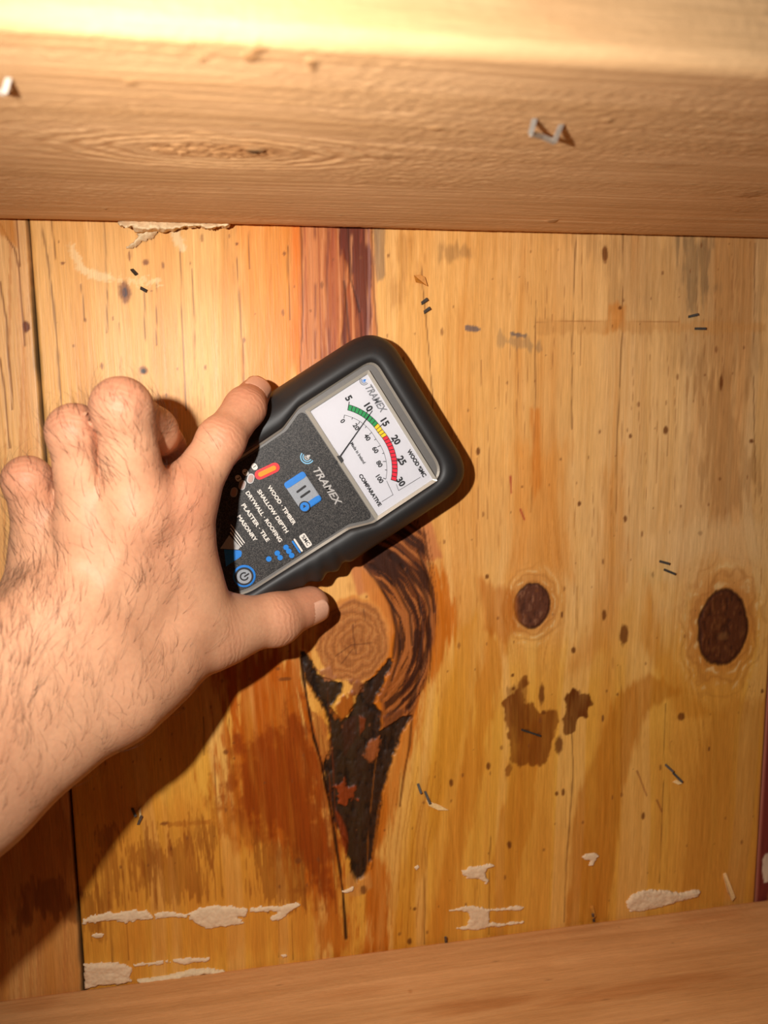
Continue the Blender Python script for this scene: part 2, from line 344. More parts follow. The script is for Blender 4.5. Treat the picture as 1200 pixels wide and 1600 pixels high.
        bark = z7([(112, 505), (150, 522), (190, 612), (245, 640), (300, 650), (298, 690), (252, 760), (300, 812), (332, 790), (358, 735), (388, 668), (440, 620), (515, 540), (526, 560), (472, 680), (442, 742), (482, 782), (472, 862), (500, 850), (570, 800), (607, 800), (562, 890), (522, 1010), (486, 1110), (470, 1210), (440, 1380), (415, 1492), (365, 1546), (336, 1482), (318, 1365), (262, 1262), (236, 1130), (208, 1010), (246, 962), (242, 832), (192, 722), (130, 622)])
        area(bark, (38, 24, 16), 0.7, 3.2, 0.97, h=-1.7, rgh=0.5, nz=bn)
        bk = wps(bark); bbx = box(bk, 2); dk = np.full(x.shape, 9.0); dk[bbx] = poly_sd(bk, x[bbx], z[bbx])
        bi = sstep(0.3, -1.2, dk); lump = fbm(x * 0.5, z * 0.22, 72, 5); H = H + bi * (lump - 0.5) * 1.8; mix(bi * sstep(0.56, 0.72, lump) * 0.45, (60, 42, 30)); mix(bi * sstep(0.45, 0.3, lump) * 0.6, (14, 9, 7))
        area(z7([(255, 770), (300, 712), (352, 690), (345, 760), (300, 830), (265, 800)]), (164, 86, 20), 0.9, 6, 0.85, h=0.6, nz=bn); area(z7([(330, 640), (390, 650), (395, 700), (340, 700)]), (142, 78, 42), 0.8, 5, 0.8, h=0.5, nz=bn)
        area(z7([(190, 590), (250, 580), (285, 630), (220, 640)]), (168, 104, 62), 0.8, 5, 0.8, h=0.5, nz=bn)
        area(z7([(470, 800), (520, 770), (600, 770), (560, 800), (500, 845)]), (116, 62, 32), 0.9, 5, 0.75, h=0.4, nz=bn)
        area(z7([(400, 960), (430, 905), (470, 890), (476, 930), (455, 990), (420, 1008)]), (158, 84, 38), 0.8, 6, 0.88, h=0.9, nz=bn); area(z7([(378, 800), (408, 810), (405, 860), (378, 890)]), (120, 54, 20), 0.6, 2, 0.9, h=0.8)
        area(z7([(262, 1110), (310, 1090), (330, 1120), (362, 1110), (352, 1170), (320, 1205), (285, 1190)]), (146, 60, 18), 0.9, 8, 0.85, h=0.8, nz=bn); area(z7([(300, 840), (360, 800), (365, 900), (310, 980)]), (70, 34, 18), 1, 4, 0.6)
        area(z7([(150, 760), (200, 790), (240, 860), (240, 980), (212, 1000), (170, 900)]), (170, 96, 40), 1.0, 7, 0.75, nz=bn); area(z7([(275, 1230), (300, 1250), (330, 1370), (325, 1440), (290, 1340)]), (128, 50, 14), 0.7, 3, 0.85, h=0.6)
        area(z7([(330, 1480), (370, 1548), (420, 1490), (430, 1560), (390, 1600), (330, 1600), (310, 1530)]), (212, 146, 70), 1, 3, 0.6); ell(568, 1390, 5, 8, (110, 60, 26), .5, .8)
        crack(z7([(115, 540), (140, 720), (172, 900), (206, 1008), (240, 1180), (270, 1360), (292, 1500), (305, 1620), (318, 1790)]), 0.75, (46, 20, 8), 0.95, 0.6)
        crack(z7([(610, 800), (600, 930), (570, 1080), (560, 1200)]), 0.6, (96, 48, 14), 0.8, 0.2); crack(z7([(470, 1210), (452, 1330), (430, 1480)]), 0.5, (120, 60, 14), 0.7, 0.1)
        for i in range(12):
            crack([(590 + i * 9, 1180 + (i * 37) % 60), (576 + i * 8.5, 1300 + (i * 23) % 40), (570 + i * 8, 1440 + (i * 31) % 50)], 0.34, (166, 92, 20), 0.40, 0.03, gap=0.3)
        for i in range(9):
            crack([(440 + i * 9, 1060 + (i * 47) % 120), (452 + i * 9, 1200 + (i * 29) % 60), (470 + i * 8, 1380 + (i * 41) % 80)], 0.34, (120, 50, 8), 0.45, 0.03, gap=0.3)
        # --- round knots at the right
        for (kx, kz, rx, rz), hot in zip(KNOTS[1:], (0, 1)):
            rr = np.sqrt(((x - kx) / rx) ** 2 + ((z - kz) / rz) ** 2); rn = rr + (fbm(x * 0.10, z * 0.10, 81 + hot, 3) - 0.5) * 0.16 + (fbm(x * 0.9, z * 0.4, 83, 2) - .5) * .05
            halo = (1 - sstep(1.0, 1.75, rn)) ; mix(halo * 0.55, (190, 112, 44)); hr = np.sin(rn * 15 + 7 * (fbm(x * .09, z * .09, 88, 3) - .5) * 2); mix(sstep(0.98, 1.1, rn) * (1 - sstep(1.5, 2.2, rn)) * sstep(0.3, 1, hr) * 0.30, (160, 92, 38)); mix(sstep(1.0, 1.1, rn) * (1 - sstep(1.4, 2.1, rn)) * sstep(-0.4, -1, hr) * 0.55 * sstep(0.55, 0.35, fbm(s, z * .2, 7, 2) ), (240, 204, 140))
            inm = 1 - sstep(0.95, 1.03, rn); mix(inm, (98, 54, 34) if not hot else (92, 46, 20))
            sp = fbm(x * 0.8, z * 0.26, 84 + hot, 5); mix(inm * sstep(0.55, 0.72, sp) * 0.55, (150, 100, 70) if not hot else (126, 74, 36)); mix(inm * sstep(0.42, 0.25, sp) * 0.6, (54, 26, 14))
            rim = sstep(0.86, 0.97, rn) * (1 - sstep(1.0, 1.06, rn)); mix(rim * 0.7, (58, 26, 12)); R = R * (1 - inm) + 0.6 * inm; H = H + inm * (sp - 0.5) * 0.5 - rim * 0.25 + halo * hr * 0.05
        ell(1130, 994, 9, 7, (130, 84, 44), 1, .6)
        area([(750, 905), (800, 925), (815, 985), (790, 1000), (752, 985)], (190, 104, 26), 2.5, 6, 0.6)
        # --- brown stains
        area(z8([(165, 790), (215, 720), (246, 700), (250, 800), (372, 832), (366, 905), (335, 1052), (258, 1025), (205, 1050), (180, 1090), (186, 900)]), (130, 66, 16), 0.9, 9, 0.80, nz=iso)
        area(z8([(185, 740), (250, 710), (260, 860), (220, 980), (190, 880)]), (106, 48, 12), 1.2, 8, 0.45)
        area(z8([(398, 860), (412, 780), (440, 718), (462, 768), (500, 758), (521, 798), (485, 850), (456, 862), (448, 905), (410, 922)]), (108, 54, 16), 0.5, 5, 0.88, nz=iso)
        for u, v, a, b in ((975, 992, 7.5, 17), (873, 1164, 7, 16), (846, 1085, 5, 18), (944, 961, 4, 9), (1064, 1120, 7, 7), (945, 398, 5, 12), (1005, 1275, 3, 7), (957, 1246, 1.5, 4), (705, 1223, 3.5, 7), (796, 1320, 4, 7), (648, 1420, 3, 3), (640, 1471, 4, 6), (1108, 1170, 2, 4), (942, 1122, 2.5, 6), (1020, 898, 2, 5), (965, 1085, 2, 3), (763, 1197, 4, 6), (880, 1238, 3, 6), (870, 1240, 3, 4), (747, 705, 3, 6), (977, 811, 3, 6), (985, 681, 2.5, 4), (1174, 689, 4, 4), (1040, 672, 4, 7), (1127, 598, 3, 12), (905, 787, 3, 4), (896, 1016, 4, 5), (878, 960, 2, 5), (1094, 833, 4, 4), (761, 901, 3, 4), (801, 1055, 3, 3), (802, 1076, 3, 3), (849, 1113, 4, 4), (823, 1142, 5, 4), (842, 1148, 4, 4), (969, 481, 3, 3), (1191, 1080, 3, 4)):
            ell(u, v, a, b, (112, 58, 20) if a > 2.6 else (120, 70, 34), 0.6, 0.88)
        for u, v, a, b in ((195, 456, 8, 15), (224, 579, 6, 6), (159, 572, 2, 5), (352, 350, 4, 4), (444, 396, 2, 3), (202, 400, 2, 6), (228, 410, 4, 4), (370, 381, 2, 2), (98, 411, 3, 2), (466, 1345, 5, 5), (353, 1175, 4, 4), (366, 1185, 2, 2), (365, 1161, 2, 2), (434, 1045, 3, 3), (445, 1061, 10, 3), (267, 1326, 2, 4), (256, 1287, 6, 3)):
            ell(u, v, a, b, (128, 68, 26), 0.7, 0.85)
        ell(195, 457, 3.5, 7, (48, 40, 52), .8, .9); ell(224, 580, 3.5, 3.5, (38, 26, 22), .5, .95)
        for p in ([(797, 745), (799, 770)], [(814, 796), (820, 812)]): crack(p, .6, (176, 62, 44), .8, 0)
        for p in ([(995, 1205), (1004, 1225), (1011, 1243)], [(1026, 1250), (1034, 1268)]): crack(p, .45, (140, 70, 40), .7, 0)
        for i in range(260):     # stray specks
            u = 90 + 1090 * ((i * 0.6180339) % 1); v = 360 + 1100 * ((i * 0.7548776 + 0.13) % 1); r = 0.9 + 1.7 * ((i * 0.37) % 1) ** 2
            ell(u, v, r, r * (1 + 1.6 * ((i * 0.23) % 1)), (126, 70, 34), 0.7, 0.65)
        # thin chalky smears
        sm = fbm(x * 0.9, z * 0.9, 91, 4) - 0.5
        area([(106, 384), (116, 382), (122, 398), (132, 415), (150, 424), (172, 428), (184, 436), (165, 440), (140, 436), (120, 420), (112, 402)], (248, 214, 158), 0.7, 3, 0.75, nz=sm, rgh=0.7)
        area([(180, 434), (250, 436), (252, 444), (205, 444)], (244, 206, 146), 0.7, 7, 0.6, nz=sm); area([(262, 358), (280, 358), (292, 390), (284, 396), (270, 375)], (240, 206, 154), 0.8, 3, 0.7, nz=sm)
        area([(1000, 890), (1045, 880), (1060, 905), (1010, 912)], (222, 180, 112), 2, 8, 0.4, nz=sm)
        area([(1010, 840), (1080, 815), (1200, 815), (1200, 880), (1090, 870), (1040, 900)], (236, 190, 130), 5, 14, 0.45)
        mix(sstep(3.0, 0.2, SEAM_R - x + 2 * wob) * 0.6 * sstep(30, -30, z), (166, 84, 60))
    return np.clip(C, 0.002, 0.97), H, np.clip(R + (streak - 0.5) * 0.15, 0.2, 0.9)

def plank_mesh(name, xs, zs, plank):
    X, Z = np.meshgrid(xs, zs); C, H, R = wall_field(X, Z, plank)
    # eased long edges
    e = np.minimum(X - xs[0], xs[-1] - X); H = H - np.clip(0.7 - e, 0, 1) * 0.9
    nz, nx = X.shape; V = np.stack([X, -H, Z], -1).reshape(-1, 3)
    i = np.arange(nz * nx).reshape(nz, nx)
    F = np.stack([i[:-1, :-1], i[:-1, 1:], i[1:, 1:], i[1:, :-1]], -1).reshape(-1, 4)
    # back and side skirts so that the board has thickness
    ring = np.concatenate([i[0, :], i[1:, -1], i[-1, -2::-1], i[-2:0:-1, 0]])
    B = V[ring].copy(); B[:, 1] = 8.0; n0 = len(V); m_ = len(ring); j = np.arange(m_)
    S = np.stack([ring, n0 + j, n0 + (j + 1) % m_, ring[(j + 1) % m_]], -1)
    V = np.concatenate([V, B]); Cc = np.concatenate([C.reshape(-1, 3), C.reshape(-1, 3)[ring] * 0.6]); Rr = np.concatenate([R.ravel(), R.ravel()[ring]])
    return np_mesh(name, V, np.concatenate([F, S]), Cc, {'Rgh': Rr})
def spaced(a, b, step, lo, hi, far):
    mid = np.arange(a, b + 1e-6, step); l = np.arange(lo, a - far * .5, far) if lo < a else []; h = np.arange(b + far, hi + .1, far) if hi > b else []
    return np.concatenate([l, mid, h])

back = np_mesh('wall_back', [(-420, 8.2, -300), (460, 8.2, -300), (460, 8.2, 200), (-420, 8.2, 200), (-420, 14, -300), (460, 14, -300), (460, 14, 200), (-420, 14, 200)],
               [(0, 1, 2, 3), (5, 4, 7, 6), (4, 0, 3, 7), (1, 5, 6, 2), (3, 2, 6, 7), (4, 5, 1, 0)], smooth=False)
wall = link('wall_back', back, plain('dark_sheathing', (60, 46, 34), 0.9)); tag(wall, kind='structure')
STEP = 0.62
zs = spaced(ZBOT - 1.5, ZTOP + 3, STEP, -276, 168, 8)
link('plank', plank_mesh('plank', spaced(SEAM + .55, SEAM_R - .2, STEP, SEAM + .55, SEAM_R - .2, 8), zs, 1), M['ply'], wall)
link('plank', plank_mesh('plank', spaced(-212, SEAM - .55, STEP, -400, SEAM - .55, 6), zs, 0), M['ply'], wall)
link('plank', plank_mesh('plank', spaced(SEAM_R + .2, 246, 0.8, SEAM_R + .2, 430, 6), zs, 2), M['ply'], wall)

# ------------------------------------------------------------------ the two timbers
def beam_field(x, p, seed, eyes=()):
    """p runs across the face; grain runs along x"""
    s = p + 5 * (fbm(x * 0.006, p * 0.02, seed, 2) - 0.5)
    for ex, ep, rx, rp in eyes:
        dx = (x - ex) * rp / rx; dp = p - ep; r2 = dx * dx + dp * dp
        s = s - dp * np.minimum(1.0, rp * rp / (r2 + 1e-6)) * 0.9
    st = fbm(s * 0.22, x * 0.004, seed + 1, 5); fi = fbm(s * 0.9, x * 0.012, seed + 2, 4); cl = fbm(x * 0.02, p * 0.03, seed + 3, 4)
    fuzz = fbm(x * 0.55, p * 0.8, seed + 4, 4)
    C = np.zeros(x.shape + (3,)); C[...] = lin((216, 169, 118))
    C = C * (1 + (st - 0.5)[..., None] * np.array([0.32, 0.40, 0.55])) * (1 + (fi - 0.5)[..., None] * np.array([0.16, 0.22, 0.3])) * (1 + (cl - 0.5)[..., None] * np.array([0.2, 0.28, 0.4]))
    zone = sstep(0.42, 0.62, fbm(x * 0.012, p * 0.02, seed + 5, 3))
    H = (fi - 0.5) * 0.40 * (0.35 + 0.65 * (1 - zone)) + (st - 0.5) * 0.25 + (fuzz - 0.5) * (0.12 + 0.38 * zone) + (cl - 0.5) * 0.5
    for i in range(60):
        sx = -190 + 400 * ((i * 0.618) % 1); spp = p.min() + (p.max() - p.min()) * ((i * 0.7549 + seed * .1) % 1); l = 0.8 + 3.0 * ((i * .37) % 1)
        a, b = np.searchsorted(x[0, :], [sx - l, sx + l]); c, e = np.searchsorted(p[:, 0], [spp - .6, spp + .6]); w = (slice(c, e), slice(a, b))
        d = np.sqrt(((x[w] - sx) / l) ** 2 + ((p[w] - spp) / 0.6) ** 2); mk = np.clip(1 - d, 0, 1)[..., None]; C[w] = C[w] * (1 - 0.45 * mk); H[w] = H[w] - 0.3 * mk[..., 0]
    return C, H, s
def sweep(name, prof, xs, field):
    """prof: list of (y, z) with outward normals worked out; swept along x"""
    prof = np.array(prof); seg = np.r_[0, np.cumsum(np.linalg.norm(np.diff(prof, axis=0), axis=1))]
    t = np.gradient(prof, axis=0); t /= np.linalg.norm(t, axis=1)[:, None]; nrm = np.stack([t[:, 1], -t[:, 0]], -1)
    X, Pp = np.meshgrid(xs, seg); C, H, R = field(X, Pp)
    Y = prof[:, 0][:, None] + nrm[:, 0][:, None] * H; Z = prof[:, 1][:, None] + nrm[:, 1][:, None] * H
    V = np.stack([X, Y, Z], -1).reshape(-1, 3); nz, nx = X.shape; i = np.arange(nz * nx).reshape(nz, nx)
    F = np.stack([i[:-1, :-1], i[1:, :-1], i[1:, 1:], i[:-1, 1:]], -1).reshape(-1, 4)
    Cc = C.reshape(-1, 3); Rr = R.ravel()
    me = np_mesh(name, V, F, np.clip(Cc, .002, .95), {'Rgh': Rr}); return me
def arc(cy, cz, ry, rz, a0, a1, n):
    return [(cy + ry * math.cos(math.radians(a)), cz + rz * math.sin(math.radians(a))) for a in np.linspace(a0, a1, n)]
def run(y0, z0, y1, z1, step):
    n = max(2, int(math.hypot(y1 - y0, z1 - z0) / step)); return [(y0 + (y1 - y0) * i / n, z0 + (z1 - z0) * i / n) for i in range(n)]
ZU = 131.6
# upper timber: back edge eased towards the wall, wide underside, rounded front arris, front edge
prof_top = ([(0.0, 170.0), (0.0, 150.0)] + arc(-26.0, 142.0, 25.9, 142.0 - ZU, 0, -90, 34) + run(-26.5, ZU, -189.5, ZU, 0.62) + arc(-189.5, ZU + 4.5, 4.5, 4.5, -90, -180, 14) + run(-194, ZU + 5, -194, 165, 0.8) + arc(-190, 165.5, 4, 4, 180, 90, 8) + run(-189, 169.5, -0.2, 169.5, 14) + [(0.0, 170.0)])
def top_arc_of(y):
    pr = np.array(prof_top); seg = np.r_[0, np.cumsum(np.linalg.norm(np.diff(pr, axis=0), axis=1))]
    k = np.nonzero((np.abs(pr[:, 1] - ZU) < .01))[0]; return np.interp(-y, -pr[k, 0], seg[k])
eye = at_z(330, 236, ZU); dk1 = at_z(398, 233, ZU)
EP = top_arc_of(eye[1]); DP = top_arc_of(dk1[1])
def top_field(x, p):
    C, H, s = beam_field(x, p, 101, [(eye[0], EP, 30, 13)])
    dx = (x - eye[0]) / 22; dp = (p - EP) / 7.5; r = np.sqrt(dx * dx + dp * dp) + (fbm(x * .2, p * .3, 3, 3) - .5) * .35
    inm = 1 - sstep(0.8, 1.05, r); C = C * (1 - inm[..., None] * np.array([.12, .2, .28])); H = H + inm * (fbm(x * .5, p * .7, 7, 4) - .5) * 1.6
    rg = np.sin(r * 15); nb = sstep(0.95, 1.1, r) * (1 - sstep(1.6, 3.2, r)); H = H + nb * rg * 0.22; C = C * (1 - (nb * sstep(.2, 1, rg))[..., None] * np.array([.10, .16, .22]))
    q = np.sqrt(((x - dk1[0]) / 3.2) ** 2 + ((p - DP) / 2.4) ** 2); hm = 1 - sstep(.5, 1.2, q); C = C * (1 - hm[..., None] * .75); H = H - hm * 1.2
    dk = np.sqrt(((x - dk1[0]) / 16) ** 2 + ((p - DP) / 10) ** 2); C = C * (1 - (1 - sstep(.3, 1.1, dk))[..., None] * np.array([.16, .22, .28]))
    for uu, vv, lx, lp, dp_ in ((392, 88, 2.6, 3, .8), (488, 100, 1.6, 4, .8), (315, 92, 1, 2, .5), (680, 200, 3.2, 1.6, .7), (950, 188, 2, 1.4, .6), (600, 243, 9, 3, .4), (205, 128, 2, 2, .6), (405, 55, 2, 3, .7), (1170, 303, 7, 6, .45), (1040, 255, 14, 3, .25), (863, 345, 3, 3, .8), (165, 326, .6, 1.2, .9)):
        c0 = at_z(uu, vv, ZU); pp = top_arc_of(c0[1]); q = np.sqrt(((x - c0[0]) / lx) ** 2 + ((p - pp) / lp) ** 2) + (fbm(x * .8, p * .8, 9, 3) - .5) * .7; mk = (1 - sstep(.4, 1.1, q)) * dp_
        C = C * (1 - mk[..., None] * np.array([.5, .6, .7])); H = H - mk * .6
    return C, H, np.full(x.shape, 0.72)
xs = spaced(-186, 215, 0.72, -390, 430, 8)
tb = link('timber_beam', sweep('timber_beam', prof_top, xs, top_field), M['beam'])
tag(tb, 'rough-sawn pale timber running along the top, with bent staples on its underside', 'beam')
prof_bot = ([(-184, -240)] + arc(-181, ZBOT - 3, 3, 3, 180, 90, 8) + run(-180.5, ZBOT, -3.2, ZBOT, 0.7) + arc(-3, ZBOT - 3, 2.9, 3, 90, 0, 8) + [(-0.1, -276.2), (-184, -276.2), (-184, -240)])
def bot_field(x, p):
    C, H, s = beam_field(x, p, 151, [])
    C = C * np.array([1.0, 0.84, 0.66]); H = H * 0.6
    for uu, vv, lx, lp, dp_ in ((50, 1565, 16, 6, .35), (750, 1565, 40, 5, .55), (1000, 1540, 60, 6, .5), (560, 1545, 30, 4, .25), (880, 1500, 10, 4, -.15), (1100, 1430, 30, 5, .4), (640, 1545, 1.5, 2, .5), (900, 1450, 30, 3, .2)):
        c0 = at_z(uu, vv, ZBOT); pp = 4.7 + 180.5 + c0[1]; q = np.sqrt(((x - c0[0]) / lx) ** 2 + ((p - pp) / lp) ** 2) + (fbm(x * .05, p * .4, 9, 3) - .5) * .9; mk = (1 - sstep(.3, 1.2, q)) * dp_
        C = C * (1 - mk[..., None] * np.array([.35, .55, .75]))
    return C, H, np.full(x.shape, 0.7)
bb_ = link('timber_beam', sweep('timber_beam', prof_bot, xs, bot_field), M['beam'])
tag(bb_, 'smoother orange-brown timber running along the bottom edge of the panel', 'beam')

# ------------------------------------------------------------------ the moisture meter
HF = 26.0                                          # height of the face above the wall (part heights below are 10 mm more: the frame starts behind it)
_a = np.array([0.541, 0.841]); _b = np.array([0.841, -0.541])
_o = at(897 * _a[0] + 0 * _b[0], 897 * _a[1] + 0 * _b[1], HF)
_pa = at(997 * _a[0], 997 * _a[1], HF) - _o; AX = _n(np.array([0.539, 0, -0.842]))
AX = _n(np.array([_pa[0], 0, _pa[2]])); AX = _n(AX + np.array([0.539, 0, -0.842])); BX = np.array([-AX[2], 0, AX[0]]); 
if BX[0] < 0: BX = -BX
DEV = np.array([_o[0], 0, _o[2]])
def dl(u, v, h=HF):
    """photo position on the meter's face -> its own right (a) and up (b) in mm"""
    p = at(u, v, h) - DEV; return (p @ AX, p @ BX)
def k1(x, y): return dl(400 + x / 3.3333, 500 + y / 3.3333)
def k2(x, y): return dl(320 + x / 5.0, 660 + y / 5.0)
def D3(a, b, h): return DEV + AX * a + BX * b + np.array([0, -h, 0])
meter = empty('moisture_meter', DEV)
tag(meter, 'handheld moisture meter in a black rubber boot, with white needle dial and blue buttons', 'meter')
# every part is built in the meter's own frame: x right, y up its face, z out of the wall
meter.matrix_world = Matrix(((AX[0], BX[0], 0, DEV[0] * MM), (0, 0, -1, 10 * MM), (AX[2], BX[2], 0, DEV[2] * MM), (0, 0, 0, 1)))

def rounded(pts, n=8):
    """polygon with a corner radius per point -> dense outline"""
    out = []; N = len(pts)
    for i in range(N):
        p = np.array(pts[i][:2], float); r = pts[i][2]; a = np.array(pts[i - 1][:2], float) - p; b = np.array(pts[(i + 1) % N][:2], float) - p
        la, lb = np.linalg.norm(a), np.linalg.norm(b); a /= la; b /= lb
        ang = math.acos(np.clip(a @ b, -1, 1)); t = min(r / math.tan(ang / 2), la * .49, lb * .49) if r > 0 else 0
        if t <= 1e-6: out.append(tuple(p)); continue
        p0, p1 = p + a * t, p + b * t
        for k in range(n + 1):
            q = k / n; out.append(tuple((1 - q) ** 2 * p0 + 2 * q * (1 - q) * p + q * q * p1))
    return out
def radial(outline, c, angs):
    o = np.array(outline) - np.array(c); res = []
    e0 = o; e1 = np.roll(o, -1, axis=0)
    for th in angs:
        d = np.array([math.cos(th), math.sin(th)]); ed = e1 - e0
        den = d[0] * ed[:, 1] - d[1] * ed[:, 0]; den = np.where(abs(den) < 1e-9, 1e-9, den)
        t = (e0[:, 0] * ed[:, 1] - e0[:, 1] * ed[:, 0]) / den; q = (e0[:, 0] * d[1] - e0[:, 1] * d[0]) / den
        ok = (q >= -1e-6) & (q <= 1 + 1e-6) & (t > 0); res.append(d * t[ok].max() + np.array(c))
    return np.array(res)
def slab(name, outline, z0, z1, mat, parent, bevel=0.0, label=None):
    """flat-topped plate from an outline (mm, meter frame)"""
    me = bpy.data.meshes.new(name); bm = bmesh.new(); ar = sum(outline[i][0] * outline[(i + 1) % len(outline)][1] - outline[(i + 1) % len(outline)][0] * outline[i][1] for i in range(len(outline)))
    if ar < 0: outline = outline[::-1]
    f = bm.faces.new([bm.verts.new((p[0] * MM, p[1] * MM, z0 * MM)) for p in outline])
    r = bmesh.ops.extrude_face_region(bm, geom=[f]); top = [g for g in r['geom'] if isinstance(g, bmesh.types.BMVert)]
    for t in top: t.co.z = z1 * MM
    bmesh.ops.recalc_face_normals(bm, faces=bm.faces[:])
    if bevel:
        es = [e for e in bm.edges if all(abs(v.co.z - z1 * MM) < 1e-7 for v in e.verts)]
        bmesh.ops.bevel(bm, geom=es, offset=bevel * MM, segments=2, affect='EDGES', clamp_overlap=True)
    bm.to_mesh(me); bm.free(); o = link(name, me, mat, parent)
    if label: o['label'] = label
    return o
def band(name, outer, inner, z0, z1, mat, parent, zi=None):
    """flat ring between two outlines with the same count"""
    n = len(outer); zi = z1 if zi is None else zi
    V = [(p[0], p[1], z0) for p in outer] + [(p[0], p[1], z1) for p in outer] + [(p[0], p[1], zi) for p in inner] + [(p[0], p[1], z0) for p in inner]
    F = [(k * n + i, k * n + (i + 1) % n, ((k + 1) % 4) * n + (i + 1) % n, ((k + 1) % 4) * n + i) for k in range(4) for i in range(n)]
    me = np_mesh(name, V, F, smooth=False); return link(name, me, mat, parent)
def box_outline(a0, b0, a1, b1, r): return rounded([(a0, b0, r), (a1, b0, r), (a1, b1, r), (a0, b1, r)])
def disc(a, b, r, n=28, ry=None): return [(a + r * math.cos(t * 2 * math.pi / n), b + (ry or r) * math.sin(t * 2 * math.pi / n)) for t in range(n)]
def capsule(p, q, r, n=6):
    p, q = np.array(p, float), np.array(q, float); d = _n(q - p); a0 = math.atan2(d[1], d[0]); out = []
    for k in range(n + 1): t = a0 - math.pi / 2 + math.pi * k / n; out.append((q[0] + r * math.cos(t), q[1] + r * math.sin(t)))
    for k in range(n + 1): t = a0 + math.pi / 2 + math.pi * k / n; out.append((p[0] + r * math.cos(t), p[1] + r * math.sin(t)))
    return out
def text(name, s, a, b, z, size, mat, parent, shear=0.0, bold=0.0, width=None, ang=0.0, align='CENTER'):
    cu = bpy.data.curves.new(name, 'FONT'); cu.body = s; cu.size = size * MM; cu.shear = shear; cu.offset = bold * MM; cu.extrude = 0.03 * MM; cu.align_x = align; cu.align_y = 'CENTER'; cu.resolution_u = 3
    tmp = bpy.data.objects.new('t', cu); col.objects.link(tmp); bpy.context.view_layer.update()
    me = bpy.data.meshes.new_from_object(tmp.evaluated_get(bpy.context.evaluated_depsgraph_get())); me.name = name
    w = max(v.co.x for v in me.vertices) - min(v.co.x for v in me.vertices)
    sx = (width * MM / w) if width else 1.0
    me.transform(Matrix.Translation((a * MM, b * MM, z * MM)) @ Matrix.Rotation(ang, 4, 'Z') @ Matrix.Diagonal((sx, 1, 1, 1)))
    bpy.data.objects.remove(tmp); bpy.data.curves.remove(cu)
    me.materials.clear(); return link(name, me, mat, parent)

M['rubber'] = plain('black_rubber', (36, 35, 35), 0.5, var=0.12, scale=5000, bump=0.12, spec=0.45)
M['plate'] = plain('grey_plastic', (104, 101, 98), 0.45, var=0.04)
M['trim'] = plain('satin_grey_trim', (150, 143, 132), 0.35, metal=0.3, var=0.04)
M['frame'] = plain('dial_frame_plastic', (190, 184, 172), 0.25, metal=0.3, var=0.03)
M['card'] = plain('white_card', (204, 201, 206), 0.6, var=0.02)
M['ink'] = plain('black_ink', (24, 22, 26), 0.6, var=0.1); M['greyink'] = plain('grey_ink', (112, 112, 116), 0.5, var=0.05)
M['white'] = plain('white_print', (222, 214, 204), 0.55, var=0.05); M['silver'] = plain('silver_print', (176, 172, 168), 0.4, metal=0.2, var=0.06)
M['blue'] = plain('blue_plastic', (30, 120, 204), 0.4, var=0.06); M['lightblue'] = plain('pale_blue_print', (120, 180, 214), 0.5, var=0.05)
M['green'] = plain('green_print', (22, 140, 72), 0.55, var=0.05); M['yellow'] = plain('yellow_print', (244, 196, 24), 0.55, var=0.05); M['red'] = plain('red_print', (222, 26, 52), 0.55, var=0.05)
M['button'] = plain('grey_rubber_key', (142, 146, 152), 0.5, var=0.12, scale=2500); M['lens'] = plain('unlit_lens', (176, 148, 138), 0.3, var=0.05)
M['lit'] = plain('lit_red_lamp', (150, 30, 4), 0.3, emit=(255, 92, 6), estr=3.2); M['lithalo'] = plain('red_glow_halo', (110, 4, 6), 0.4, emit=(255, 6, 16), estr=1.5)
# dark speckled panel
mt, nt, b = new_mat('speckled_panel'); tc = nt.nodes.new('ShaderNodeTexCoord'); nz = nt.nodes.new('ShaderNodeTexNoise'); nz.inputs['Scale'].default_value = 2600; nz.inputs['Detail'].default_value = 3
rp = nt.nodes.new('ShaderNodeValToRGB'); rp.color_ramp.elements[0].position = 0.42; rp.color_ramp.elements[0].color = (*lin((30, 29, 30)), 1); rp.color_ramp.elements[1].position = 0.72; rp.color_ramp.elements[1].color = (*lin((92, 88, 84)), 1)
nt.links.new(tc.outputs['Object'], nz.inputs['Vector']); nt.links.new(nz.outputs['Fac'], rp.inputs['Fac']); nt.links.new(rp.outputs['Color'], b.inputs['Base Color']); b.inputs['Roughness'].default_value = 0.5; b.inputs['Specular IOR Level'].default_value = 0.3; M['panel'] = mt
# clear cover
mt, nt, b = new_mat('clear_cover'); out = nt.nodes['Material Output']; tr = nt.nodes.new('ShaderNodeBsdfTransparent'); gl = nt.nodes.new('ShaderNodeBsdfGlossy'); gl.inputs['Roughness'].default_value = 0.06
fr = nt.nodes.new('ShaderNodeFresnel'); fr.inputs['IOR'].default_value = 1.45; mx = nt.nodes.new('ShaderNodeMixShader'); nt.links.new(fr.outputs[0], mx.inputs[0]); nt.links.new(tr.outputs[0], mx.inputs[1]); nt.links.new(gl.outputs[0], mx.inputs[2]); nt.links.new(mx.outputs[0], out.inputs['Surface']); nt.nodes.remove(b); M['clear'] = mt

